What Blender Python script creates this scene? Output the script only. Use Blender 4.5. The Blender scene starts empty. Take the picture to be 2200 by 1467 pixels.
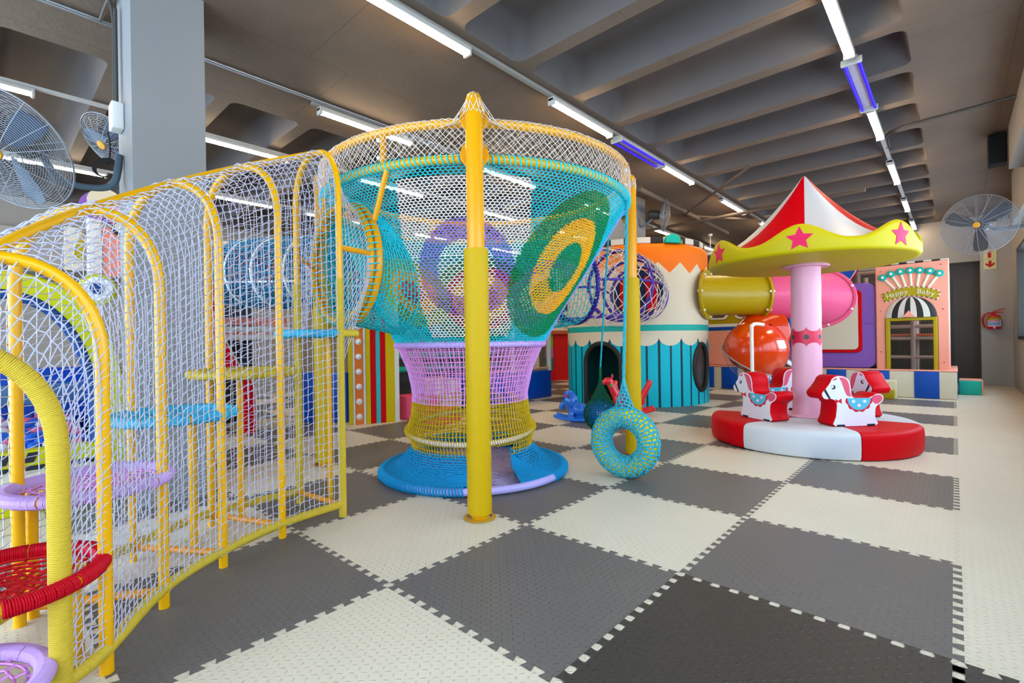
import bpy, math, random
import numpy as np
from mathutils import Vector, Matrix
PI = math.pi
random.seed(7); rng = np.random.default_rng(7)
SC = bpy.context.scene
COL = SC.collection

# ---------------------------------------------------------------- camera, world, exposure
CAM = (2.0024, -1.2912, 1.1493); YAW = -0.7409; ROLL = -0.0152
cd = bpy.data.cameras.new('camera'); co = bpy.data.objects.new('camera', cd); COL.objects.link(co)
cd.sensor_width = 36.0; cd.lens = 36.0*1039.4/2200; cd.clip_start = 0.02; cd.clip_end = 200
cd.shift_y = (734.4-733.5)/2200
_F = Vector((math.sin(YAW), math.cos(YAW), 0)); _R = Vector((math.cos(YAW), -math.sin(YAW), 0)); _U = Vector((0, 0, 1))
_R2 = _R*math.cos(ROLL)+_U*math.sin(ROLL); _U2 = _U*math.cos(ROLL)-_R*math.sin(ROLL)
M3 = Matrix((_R2, _U2, -_F)).transposed()
co.matrix_world = Matrix.Translation(CAM) @ M3.to_4x4()
SC.camera = co
W = bpy.data.worlds.new('daylight'); SC.world = W; W.use_nodes = True
bg = W.node_tree.nodes['Background']; bg.inputs[0].default_value = (0.60, 0.79, 1.0, 1); bg.inputs[1].default_value = 5.5
SC.view_settings.view_transform = 'Standard'; SC.view_settings.look = 'None'; SC.view_settings.gamma = 1.0
SC.view_settings.use_curve_mapping = False; SC.view_settings.exposure = 0.78
LAMP = 36.0            # strength of the ceiling battens
cy = SC.cycles
cy.max_bounces = 8; cy.diffuse_bounces = 4; cy.glossy_bounces = 3; cy.transmission_bounces = 6; cy.transparent_max_bounces = 8
cy.caustics_reflective = False; cy.caustics_refractive = False; cy.sample_clamp_indirect = 6.0

# ---------------------------------------------------------------- materials
def lin(h):
    h = h.lstrip('#'); c = [int(h[i:i+2], 16)/255 for i in (0, 2, 4)]
    return tuple(x/12.92 if x <= .04045 else ((x+.055)/1.055)**2.4 for x in c)+(1,)
class Nd:
    "small arithmetic wrapper around shader sockets"
    def __init__(s, nt, v): s.nt = nt; s.v = v
    def _op(s, op, *a, clamp=False):
        n = s.nt.nodes.new('ShaderNodeMath'); n.operation = op; n.use_clamp = clamp
        for i, x in enumerate((s,)+a):
            x = x.v if isinstance(x, Nd) else x
            if isinstance(x, (int, float)): n.inputs[i].default_value = x
            else: s.nt.links.new(x, n.inputs[i])
        return Nd(s.nt, n.outputs[0])
    def __add__(s, o): return s._op('ADD', o)
    def __sub__(s, o): return s._op('SUBTRACT', o)
    def __mul__(s, o): return s._op('MULTIPLY', o)
    def __truediv__(s, o): return s._op('DIVIDE', o)
    __radd__ = __add__; __rmul__ = __mul__
    def rsub(s, o): return Nd(s.nt, o)._op('SUBTRACT', s) if not isinstance(o, Nd) else o-s
    def gt(s, o): return s._op('GREATER_THAN', o)
    def lt(s, o): return s._op('LESS_THAN', o)
    def abs(s): return s._op('ABSOLUTE')
    def fract(s): return s._op('FRACT')
    def floor(s): return s._op('FLOOR')
    def sqrt(s): return s._op('SQRT')
    def mod(s, o): return s._op('FLOORED_MODULO', o)
    def min(s, o): return s._op('MINIMUM', o)
    def max(s, o): return s._op('MAXIMUM', o)
    def atan2(s, o): return s._op('ARCTAN2', o)
    def sin(s): return s._op('SINE')
MATS = {}
def newmat(name):
    m = bpy.data.materials.new(name); m.use_nodes = True
    return m, m.node_tree, m.node_tree.nodes['Principled BSDF']
def mat(name, col, rough=.5, spec=.25, metal=0, noise=0, nscale=6, bump=0, bscale=40, coat=0, trans=0, ior=1.45):
    if name in MATS: return MATS[name]
    m, nt, b = newmat(name); c = lin(col)
    b.inputs['Base Color'].default_value = c; b.inputs['Roughness'].default_value = rough
    b.inputs['Specular IOR Level'].default_value = spec; b.inputs['Metallic'].default_value = metal
    b.inputs['Coat Weight'].default_value = coat; b.inputs['Transmission Weight'].default_value = trans; b.inputs['IOR'].default_value = ior
    if noise or bump:
        tc = nt.nodes.new('ShaderNodeTexCoord')
    if noise:
        n = nt.nodes.new('ShaderNodeTexNoise'); n.inputs['Scale'].default_value = nscale; n.inputs['Detail'].default_value = 5
        nt.links.new(tc.outputs['Object'], n.inputs['Vector'])
        mx = nt.nodes.new('ShaderNodeMix'); mx.data_type = 'RGBA'
        mx.inputs[6].default_value = tuple(x*(1-noise) for x in c[:3])+(1,); mx.inputs[7].default_value = tuple(min(1, x*(1+noise)) for x in c[:3])+(1,)
        nt.links.new(n.outputs[0], mx.inputs[0]); nt.links.new(mx.outputs[2], b.inputs['Base Color'])
    if bump:
        n = nt.nodes.new('ShaderNodeTexNoise'); n.inputs['Scale'].default_value = bscale; n.inputs['Detail'].default_value = 3
        nt.links.new(tc.outputs['Object'], n.inputs['Vector'])
        bp = nt.nodes.new('ShaderNodeBump'); bp.inputs['Strength'].default_value = bump; bp.inputs['Distance'].default_value = .01
        nt.links.new(n.outputs[0], bp.inputs['Height']); nt.links.new(bp.outputs[0], b.inputs['Normal'])
    MATS[name] = m; return m
def emit(name, col, s):
    if name in MATS: return MATS[name]
    m, nt, b = newmat(name); c = lin(col)
    b.inputs['Base Color'].default_value = c; b.inputs['Emission Color'].default_value = c; b.inputs['Emission Strength'].default_value = s
    MATS[name] = m; return m
def objco(nt):
    tc = nt.nodes.new('ShaderNodeTexCoord'); sp = nt.nodes.new('ShaderNodeSeparateXYZ')
    nt.links.new(tc.outputs['Object'], sp.inputs[0])
    return [Nd(nt, o) for o in sp.outputs]
def mixc(nt, f, a, b):
    mx = nt.nodes.new('ShaderNodeMix'); mx.data_type = 'RGBA'
    nt.links.new(f.v, mx.inputs[0])
    for i, x in ((6, a), (7, b)):
        if isinstance(x, tuple): mx.inputs[i].default_value = x
        else: nt.links.new(x, mx.inputs[i])
    return mx.outputs[2]
def setbump(nt, b, h, strength, dist):
    bp = nt.nodes.new('ShaderNodeBump'); bp.inputs['Strength'].default_value = strength; bp.inputs['Distance'].default_value = dist
    nt.links.new(h.v if isinstance(h, Nd) else h, bp.inputs['Height']); nt.links.new(bp.outputs[0], b.inputs['Normal'])

# ---------------------------------------------------------------- mesh building
class MB:
    def __init__(s): s.V = []; s.F = []; s.n = 0
    def add(s, v, f, m=0):
        v = np.asarray(v, float).reshape(-1, 3); s.V.append(v)
        if isinstance(f, np.ndarray):
            s.F.append((f.reshape(-1)+s.n, np.full(len(f), f.shape[1]), np.full(len(f), m) if np.isscalar(m) else np.asarray(m)))
        else:
            fl = np.concatenate([np.asarray(x) for x in f])+s.n
            s.F.append((fl, np.array([len(x) for x in f]), np.full(len(f), m) if np.isscalar(m) else np.asarray(m)))
        s.n += len(v); return s
    def box(s, lo, hi, m=0, rot=0, piv=None):
        (a, b, c), (d, e, g) = lo, hi
        v = np.array([(a,b,c),(d,b,c),(d,e,c),(a,e,c),(a,b,g),(d,b,g),(d,e,g),(a,e,g)], float)
        if rot:
            p = np.array(piv if piv is not None else v.mean(0)); cs, sn = math.cos(rot), math.sin(rot)
            w = v-p; v = np.c_[w[:,0]*cs-w[:,1]*sn, w[:,0]*sn+w[:,1]*cs, w[:,2]]+p
        return s.add(v, np.array([(0,3,2,1),(4,5,6,7),(0,1,5,4),(1,2,6,5),(2,3,7,6),(3,0,4,7)]), m)
    def rbox(s, lo, hi, r, m=0, n=3, mtx=None):
        "box with rounded edges"
        lo = np.array(lo, float); hi = np.array(hi, float); r = min(r, (hi-lo).min()/2*.999)
        t = np.concatenate([np.linspace(-1, 0, n+1), np.linspace(0, 1, n+1)])  # -1..0 corner low, 0..1 corner high
        side = np.concatenate([-np.ones(n+1), np.ones(n+1)])
        L = 2*n+2; c = (lo+hi)/2; h = (hi-lo)/2-r
        V = []; F = []; key = {}
        def vid(i, j, q):
            kk = (i, j, q)
            if kk not in key:
                d = np.array([t[i], t[j], t[q]]); nn = np.linalg.norm(d) or 1
                mx = np.abs(d).max()
                d = np.sign(d)*np.tan(np.abs(d)*PI/4); d = d/(np.linalg.norm(d) or 1)
                p = c+h*np.array([side[i], side[j], side[q]])+r*d
                key[kk] = len(V); V.append(p)
            return key[kk]
        for i in range(L-1):
            for j in range(L-1):
                for ax in range(3):
                    for e, flip in ((0, 1), (L-1, 0)):
                        ids = []
                        for (x, y) in ((i,j),(i+1,j),(i+1,j+1),(i,j+1)):
                            q = [0,0,0]; q[ax] = e; q[(ax+1)%3] = x; q[(ax+2)%3] = y; ids.append(vid(*q))
                        F.append(ids[::-1] if flip else ids)
        V = np.array(V)
        if mtx is not None: V = V@np.array(mtx)[:3,:3].T+np.array(mtx)[:3,3]
        return s.add(V, np.array(F), m)
    def tube(s, pts, r, n=12, closed=False, caps=True, m=0):
        P = np.asarray(pts, float); K = len(P); r = np.full(K, r) if np.isscalar(r) else np.asarray(r, float)
        T = (np.roll(P, -1, 0)-np.roll(P, 1, 0)) if closed else np.gradient(P, axis=0)
        T /= np.linalg.norm(T, axis=1)[:,None]+1e-12
        u = np.cross(T[0], (0,0,1) if abs(T[0][2]) < .9 else (1,0,0)); u /= np.linalg.norm(u); U = [u]
        for i in range(1, K):
            u = U[-1]-T[i]*(U[-1]@T[i]); u /= np.linalg.norm(u); U.append(u)
        U = np.array(U)
        if closed:   # spread the twist
            w = U[-1]-T[0]*(U[-1]@T[0]); w /= np.linalg.norm(w); a = math.atan2(np.cross(w, U[0])@T[0], w@U[0])
            ang = a*np.arange(K)/K; Wv = np.cross(T, U); U = U*np.cos(ang)[:,None]+Wv*np.sin(ang)[:,None]
        Wv = np.cross(T, U); th = np.arange(n)*2*PI/n
        V = P[:,None,:]+r[:,None,None]*(np.cos(th)[None,:,None]*U[:,None,:]+np.sin(th)[None,:,None]*Wv[:,None,:])
        V = V.reshape(-1, 3); F = []
        i = np.arange(K if closed else K-1)[:,None]; j = np.arange(n)[None,:]
        i2 = (i+1)%K; j2 = (j+1)%n
        F = np.stack([i*n+j, i*n+j2, i2*n+j2, i2*n+j], -1).reshape(-1, 4)
        s.add(V, F, m)
        if caps and not closed:
            s.add(V[:n], [np.arange(n)[::-1]], m); s.add(V[-n:], [np.arange(n)], m)
        return s
    def lathe(s, prof, c=(0,0,0), n=48, m=0, a0=0, a1=2*PI, mtx=None):
        pr = np.asarray(prof, float); full = abs(a1-a0-2*PI) < 1e-6
        th = np.linspace(a0, a1, n, endpoint=not full); K = len(pr)
        V = np.stack([pr[:,None,0]*np.cos(th), pr[:,None,0]*np.sin(th), np.repeat(pr[:,1:2], n, 1)], -1).reshape(-1, 3)
        if mtx is not None: V = V@np.array(mtx)[:3,:3].T+np.array(mtx)[:3,3]
        V = V+np.array(c)
        i = np.arange(K-1)[:,None]; j = np.arange(n if full else n-1)[None,:]; j2 = (j+1)%n
        F = np.stack([i*n+j, i*n+j2, (i+1)*n+j2, (i+1)*n+j], -1).reshape(-1, 4)
        if not np.isscalar(m): m = np.asarray(m)[np.repeat(np.arange(K-1), j.size)] if len(m) == K-1 else np.tile(np.asarray(m), K-1)
        return s.add(V, F, m)
    def prism(s, poly, t0, t1, mtx=None, m=0, mside=None, bevel=0):
        "polygon in local xy pushed from z=t0 to t1, then placed by mtx"
        p = np.asarray(poly, float); k = len(p)
        area = 0.5*np.sum(p[:,0]*np.roll(p[:,1],-1)-np.roll(p[:,0],-1)*p[:,1])
        if area < 0: p = p[::-1]
        rings = [(p, t0), (p, t1)]
        if bevel:
            e = np.roll(p,-1,0)-np.roll(p,1,0); nn = np.stack([e[:,1], -e[:,0]], 1); nn /= np.linalg.norm(nn, axis=1)[:,None]+1e-9
            q = p-nn*bevel; rings = [(q, t0), (p, t0+bevel), (p, t1-bevel), (q, t1)]
        V = np.concatenate([np.c_[q, np.full(k, z)] for q, z in rings])
        if mtx is not None: V = V@np.array(mtx)[:3,:3].T+np.array(mtx)[:3,3]
        i = np.arange(k); j = (i+1)%k
        F = [i[::-1], i+k*(len(rings)-1)]; M = [m, m]
        for q in range(len(rings)-1):
            for a, b in zip(i, j): F.append(np.array((q*k+a, q*k+b, q*k+k+b, q*k+k+a))); M.append(m if mside is None else mside)
        return s.add(V, F, M)
    def sphere(s, c, r, nu=24, nv=14, m=0, sc=(1,1,1), mtx=None):
        ph = np.linspace(0, PI, nv); pr = np.c_[np.sin(ph)*r, -np.cos(ph)*r]; pr[0,0] = pr[-1,0] = r*1e-3
        mm = np.eye(4); mm[:3,:3] = np.diag(sc)
        if mtx is not None: mm = np.array(mtx)@mm
        return s.lathe(pr, c, nu, m, mtx=mm)
    def strands(s, A, B, r, k=3, m=0):
        A = np.asarray(A, float); B = np.asarray(B, float); T = B-A; T /= np.linalg.norm(T, axis=1)[:,None]+1e-9
        ref = np.where(np.abs(T[:,2:3]) < .8, np.array([[0,0,1.]]), np.array([[1.,0,0]]))
        U = np.cross(T, ref); U /= np.linalg.norm(U, axis=1)[:,None]+1e-9; Wv = np.cross(T, U)
        th = np.arange(k)*2*PI/k; o = r*(np.cos(th)[None,:,None]*U[:,None]+np.sin(th)[None,:,None]*Wv[:,None])
        e = T*(r*.6)
        V = np.concatenate([(A-e)[:,None]+o, (B+e)[:,None]+o], 1).reshape(-1, 3)
        b = np.arange(len(A))[:,None]*2*k; j = np.arange(k)[None,:]; j2 = (j+1)%k
        F = np.stack([b+j, b+j2, b+k+j2, b+k+j], -1).reshape(-1, 4)
        return s.add(V, F, m if np.isscalar(m) else np.repeat(np.asarray(m), k))
    def build(s, name, mats, parent=None, smooth=35, loc=None):
        V = np.concatenate(s.V); lv = np.concatenate([f[0] for f in s.F]); cn = np.concatenate([f[1] for f in s.F]); mi = np.concatenate([f[2] for f in s.F])
        if loc is not None: V = V-np.array(loc)
        me = bpy.data.meshes.new(name); me.vertices.add(len(V)); me.vertices.foreach_set('co', V.astype(np.float32).ravel())
        me.loops.add(len(lv)); me.loops.foreach_set('vertex_index', lv.astype(np.int32))
        me.polygons.add(len(cn)); st = np.concatenate([[0], np.cumsum(cn)[:-1]])
        me.polygons.foreach_set('loop_start', st.astype(np.int32)); me.polygons.foreach_set('loop_total', cn.astype(np.int32))
        me.polygons.foreach_set('material_index', mi.astype(np.int32))
        for q in (mats if isinstance(mats, (list, tuple)) else [mats]): me.materials.append(q)
        me.update(calc_edges=True); me.validate()
        if smooth is not None:
            me.polygons.foreach_set('use_smooth', np.ones(len(me.polygons), bool))
            if smooth < 180: me.set_sharp_from_angle(angle=math.radians(smooth))
        else: me.polygons.foreach_set('use_smooth', np.zeros(len(me.polygons), bool))
        o = bpy.data.objects.new(name, me); COL.objects.link(o)
        if loc is not None: o.location = loc
        if parent is not None:
            o.parent = parent
            if loc is None:
                o.matrix_parent_inverse = Matrix.Translation(-parent.location) if parent.type == 'EMPTY' and parent.rotation_euler.z == 0 else parent_world(parent).inverted()
        return o
def parent_world(p):
    m = Matrix.LocRotScale(p.location, p.rotation_euler, p.scale)
    if p.parent is not None: m = parent_world(p.parent) @ p.matrix_parent_inverse @ m
    return m
def tag(o, label=None, cat=None, group=None, kind=None):
    if label: o['label'] = label
    if cat: o['category'] = cat
    if group: o['group'] = group
    if kind: o['kind'] = kind
    return o
def empty(name, loc, label, cat, group=None):
    o = bpy.data.objects.new(name, None); COL.objects.link(o); o.location = loc; o.empty_display_size = .1
    return tag(o, label, cat, group)
def copy_tree(o, parent=None):
    c = o.copy(); COL.objects.link(c); c.parent = parent
    for ch in list(o.children): copy_tree(ch, c)
    return c
def text_mesh(mb, txt, size, depth, mtx, m=0):
    cu = bpy.data.curves.new('lettering', 'FONT'); cu.body = txt; cu.size = size; cu.extrude = depth; cu.align_x = 'CENTER'; cu.align_y = 'CENTER'; cu.resolution_u = 3
    o = bpy.data.objects.new('lettering', cu); COL.objects.link(o)
    bpy.context.view_layer.update()
    me = bpy.data.meshes.new_from_object(o.evaluated_get(bpy.context.evaluated_depsgraph_get()))
    V = np.array([v.co[:] for v in me.vertices]); F = [np.array(p.vertices[:]) for p in me.polygons]
    V = V@np.array(mtx)[:3,:3].T+np.array(mtx)[:3,3]
    mb.add(V, F, m); bpy.data.objects.remove(o); bpy.data.curves.remove(cu); bpy.data.meshes.remove(me)
def frame(o, x, y, z):
    m = np.eye(4); m[:3,0] = x; m[:3,1] = y; m[:3,2] = z; m[:3,3] = o; return m
def nrm(v): v = np.array(v, float); return v/np.linalg.norm(v)
def circle(c, r, n=64, x=(1,0,0), y=(0,1,0), a0=0, a1=2*PI, end=False):
    th = np.linspace(a0, a1, n, endpoint=end); return np.array(c)+r*(np.cos(th)[:,None]*np.array(x)+np.sin(th)[:,None]*np.array(y))
def spline(pts, n=60, closed=False):
    P = np.asarray(pts, float); K = len(P); out = []
    seg = K if closed else K-1
    for t in np.linspace(0, seg, n, endpoint=not closed):
        i = min(int(t), seg-1); f = t-i
        g = (lambda q: P[q % K]) if closed else (lambda q: P[q] if 0 <= q < K else (2*P[0]-P[1] if q < 0 else 2*P[-1]-P[-2]))
        a, b, c, d = g(i-1), g(i), g(i+1), g(i+2)
        out.append(.5*((2*b)+(c-a)*f+(2*a-5*b+4*c-d)*f*f+(3*b-a-3*c+d)*f**3))
    return np.array(out)
def wound(mb, path, r, pitch, wr, m=0, frac=None, closed=False):
    "cord wound around a tube path as one helix"
    P = np.asarray(path, float); 
    if closed: P = np.vstack([P, P[:1]])
    L = np.concatenate([[0], np.cumsum(np.linalg.norm(np.diff(P, axis=0), axis=1))]); tot = L[-1]
    n = int(tot/pitch*10)+2; s = np.linspace(0, tot, n)
    C = np.stack([np.interp(s, L, P[:,k]) for k in range(3)], 1); T = np.gradient(C, axis=0); T /= np.linalg.norm(T, axis=1)[:,None]+1e-9
    ref = nrm(np.cross(P[1]-P[0], P[-1]-P[len(P)//2])+np.array([1e-4,2e-4,1e-3]))
    U = ref-T*(T@ref)[:,None]; U /= np.linalg.norm(U, axis=1)[:,None]+1e-9; Wv = np.cross(T, U); a = s/pitch*2*PI
    Q = C+(r+wr*.4)*(np.cos(a)[:,None]*U+np.sin(a)[:,None]*Wv)
    if frac is None: mb.tube(Q, wr, 5, m=m, caps=False)
    else:
        A, B = Q[:-1], Q[1:]; k = frac(s[:-1]/tot); mb.strands(A[k], B[k], wr, 4, m)
    return mb
def grid_strands(mb, G, r, kind='square', closed=False, jit=0, m=None, k=3):
    "net over a grid of points G[row, column, 3]; m(mid) gives the material of each cord"
    G = np.array(G, float)
    if jit: G = G+rng.normal(0, jit, G.shape)
    M, N = G.shape[:2]; A = []; B = []
    idx = lambda a, b: (A.append(a.reshape(-1, 3)), B.append(b.reshape(-1, 3)))
    Gc = np.concatenate([G, G[:, :1]], 1) if closed else G
    if kind in ('square', 'hex'): idx(Gc[:, :-1], Gc[:, 1:])
    if kind == 'square': idx(G[:-1], G[1:])
    if kind == 'hex':
        ii, jj = np.meshgrid(np.arange(M-1), np.arange(N), indexing='ij'); s = (ii+jj) % 2 == 0; idx(G[:-1][s], G[1:][s])
    if kind == 'diamond':
        ii, jj = np.meshgrid(np.arange(M-1), np.arange(Gc.shape[1]-1), indexing='ij'); s = (ii+jj) % 2 == 0
        idx(Gc[:-1, :-1][s], Gc[1:, 1:][s]); idx(Gc[:-1, 1:][~s], Gc[1:, :-1][~s])
    A = np.concatenate(A); B = np.concatenate(B)
    ok = np.linalg.norm(A-B, axis=1) > 1e-5; A = A[ok]; B = B[ok]
    if m is None: mb.strands(A, B, r, k)
    elif callable(m):
        mi = m((A+B)/2); return A, B, mi
    else: mb.strands(A, B, r, k, m)
    return A, B, None
# ---------------------------------------------------------------- the room
ZC = 3.85; XR = 2.96; XL = -10.2; YB = 14.4; YF = -6.0
def struct(o): o['kind'] = 'structure'; return o
def floor_mat(name, col, rough, seams=False):
    m, nt, b = newmat(name); x, y, z = objco(nt); s = .030
    u = x/s; v = y/s
    par = (u.floor()+v.floor()).mod(2)            # alternate the lean of the raised bars
    fu = u.fract()-.5; fv = v.fract()-.5
    a = (fu+fv)*.707; c = (fu-fv)*.707
    def bar(p, q): return (((p*p)*7.0+(q*q)*60.0)*-1.0+1.0).max(0)
    h = bar(a, c)*par+bar(c, a)*(par*-1+1)
    setbump(nt, b, h, .55, .006)
    tc = nt.nodes.new('ShaderNodeTexCoord'); n = nt.nodes.new('ShaderNodeTexNoise'); n.inputs['Scale'].default_value = 1.1; n.inputs['Detail'].default_value = 6; n.inputs['Roughness'].default_value = .6
    nt.links.new(tc.outputs['Object'], n.inputs['Vector'])
    c0 = lin(col); f = (Nd(nt, n.outputs[0])-.4)*2.2; f = f._op('MAXIMUM', 0, clamp=False).min(1)
    base = mixc(nt, f, tuple(k*.90 for k in c0[:3])+(1,), c0)
    if seams:   # hairline joints between mats of one colour
        ex = ((x+.5).fract()-.5).abs(); ey = ((y+.5).fract()-.5).abs()
        zig = (((x*12).fract()-.5).abs()-.25)*.05; zigy = (((y*12).fract()-.5).abs()-.25)*.05
        ln = ((((y+zig+.5).fract()-.5).abs()).lt(.0022)).max((((x+zigy+.5).fract()-.5).abs()).lt(.0022))
        base = mixc(nt, ln*.35, base, tuple(k*.45 for k in c0[:3])+(1,))
    nt.links.new(base, b.inputs['Base Color']); b.inputs['Roughness'].default_value = rough; b.inputs['Specular IOR Level'].default_value = .42
    return m
CREAM = floor_mat('cream_mat', '#ded2ba', .42, True); GREY = floor_mat('grey_mat', '#67635f', .42); DARK = floor_mat('charcoal_mat', '#393632', .45)
mb = MB()
mb.add([(XL,YF,0),(XR,YF,0),(XR,YB,0),(XL,YB,0)], [(0,1,2,3)], 0)
def mat_outline(i, j):
    h = .016; p = 1/12; pts = []
    for o, d, nn in (((i,j),(1,0),(0,-1)), ((i+1,j),(0,1),(1,0)), ((i+1,j+1),(-1,0),(0,1)), ((i,j+1),(0,-1),(-1,0))):
        o = np.array(o, float); d = np.array(d, float); nn = np.array(nn, float)
        pts.append(o+d*h-nn*h)
        for k in range(12):
            for f, e in ((.31,-h),(.19,h),(.81,h),(.69,-h)):
                t = (k+f)*p
                if e < 0 and (t < h*1.2 or t > 1-h*1.2): continue
                if e > 0: t = min(max(t, .006), .994)
                pts.append(o+d*t+nn*e)
    return np.array(pts)
for i in range(-10, 3):
    for j in range(-5, 14):
        if (i+j) % 2 == 0 and i < 2 or (i, j) in ((1,0),(2,0)):
            blk = (i, j) in ((1,0),(2,0)); q = mat_outline(i, j); mb.add(np.c_[q, np.full(len(q), .0016 if blk else .0010)], [np.arange(len(q))], 2 if blk else 1)
struct(mb.build('floor', [CREAM, GREY, DARK], smooth=None))

def ceil_mat():
    m, nt, b = newmat('painted_concrete'); tc = nt.nodes.new('ShaderNodeTexCoord')
    n = nt.nodes.new('ShaderNodeTexNoise'); n.inputs['Scale'].default_value = 2.2; n.inputs['Detail'].default_value = 8; nt.links.new(tc.outputs['Object'], n.inputs['Vector'])
    x, y, z = objco(nt)
    # shuttering board joints
    ln = ((((x/1.22).fract()-.5).abs()).gt(.4965)).max(((((y+(x/1.22).floor()*.4)/1.6).fract()-.5).abs()).gt(.497))
    c = lin('#6c5e51'); base = mixc(nt, Nd(nt, n.outputs[0]), tuple(k*.78 for k in c[:3])+(1,), tuple(k*1.18 for k in c[:3])+(1,))
    base = mixc(nt, ln*.45, base, tuple(k*.35 for k in c[:3])+(1,))
    nt.links.new(base, b.inputs['Base Color']); b.inputs['Roughness'].default_value = .7; b.inputs['Specular IOR Level'].default_value = .25
    n2 = nt.nodes.new('ShaderNodeTexNoise'); n2.inputs['Scale'].default_value = 14; n2.inputs['Detail'].default_value = 6; nt.links.new(tc.outputs['Object'], n2.inputs['Vector'])
    setbump(nt, b, n2.outputs[0], .25, .02); return m
CONC = ceil_mat(); COFF = mat('coffer_tone', '#57514f', .65, .3, noise=.12, nscale=3)  # coffer faces get a darker, greyer colour than the rib soffits
def ceiling():
    mb = MB(); ys = [.517+.9035*k for k in range(-7, 16)]
    def quad(x0, x1, y0, y1, z=ZC, m=0): mb.add([(x0,y0,z),(x0,y1,z),(x1,y1,z),(x1,y0,z)], [(0,1,2,3)], m)
    bays = [(-1.12, 1.74), (XL+.3, -3.82)]
    quad(1.74, XR+.2, YF, YB); quad(-3.82, -1.12, YF, YB); quad(XL-.2, XL+.3, YF, YB)
    def rr(x0, x1, y0, y1, r, n=5):
        out = []
        for cx, cyy, a in ((x1-r,y1-r,0),(x0+r,y1-r,PI/2),(x0+r,y0+r,PI),(x1-r,y0+r,3*PI/2)):
            for t in np.linspace(a, a+PI/2, n): out.append((cx+r*math.cos(t), cyy+r*math.sin(t)))
        return np.array(out)
    for x0, x1 in bays:
        quad(x0, x1, YF, ys[0]); quad(x0, x1, ys[-1], YB)
        for a, b in zip(ys[:-1], ys[1:]):
            # rib soffit with a rounded coffer pushed up through it
            hole = rr(x0+.02, x1-.02, a+.075, b-.075, .10); k = len(hole)
            outer = []
            nn = k//4
            for q, (hx, hy) in enumerate(hole):   # join each hole point to the bay rectangle
                sx = x1 if q//nn in (0, 3) else x0; sy = b if q//nn in (0, 1) else a
                if q % nn not in (0, nn-1): outer.append((sx, sy))
                elif min(abs(hx-hole[:,0].max()), abs(hx-hole[:,0].min())) < 1e-6: outer.append((sx, hy))
                else: outer.append((hx, sy))
            rings = [(np.array(outer), ZC, 0), (hole, ZC, 0)]
            ctr = hole.mean(0)
            for dz, ins in ((.03,.015),(.20,.06),(.30,.10),(.33,.15)):
                q = rr(x0+.02+ins, x1-.02-ins, a+.075+ins, b-.075-ins, .12); rings.append((q, ZC+dz, 1))
            V = np.concatenate([np.c_[q, np.full(k, z)] for q, z, _ in rings]); F = []; Mi = []
            for g in range(len(rings)-1):
                for e in range(k): F.append((g*k+e, g*k+k+e, g*k+k+(e+1)%k, g*k+(e+1)%k)); Mi.append(0 if g == 0 else 1)
            F.append(np.arange(k)[::-1]+(len(rings)-1)*k); Mi.append(1)
            mb.add(V, F, Mi)
    mb.add([(XL-.2,YF,ZC+.6),(XR+.2,YF,ZC+.6),(XR+.2,YB,ZC+.6),(XL-.2,YB,ZC+.6)], [(0,1,2,3)], 0)
    return struct(mb.build('ceiling', [CONC, COFF], smooth=40))
ceiling()
WGREY = mat('grey_wall_paint', '#b0aaa2', .6, .3, noise=.06, nscale=2, bump=.1, bscale=60)
WLITE = mat('pale_grey_wall_paint', '#98928a', .6, .3, noise=.05, nscale=2)
WDARK = mat('charcoal_wall_paint', '#5a5450', .6, .3, noise=.08, nscale=3)
PIL = mat('pillar_paint', '#868686', .55, .35, noise=.05, nscale=1.5, bump=.12, bscale=30)
FRAME = mat('black_window_frame', '#26241f', .45); WHITE = mat('white_plastic', '#e8e6e0', .4)
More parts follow.
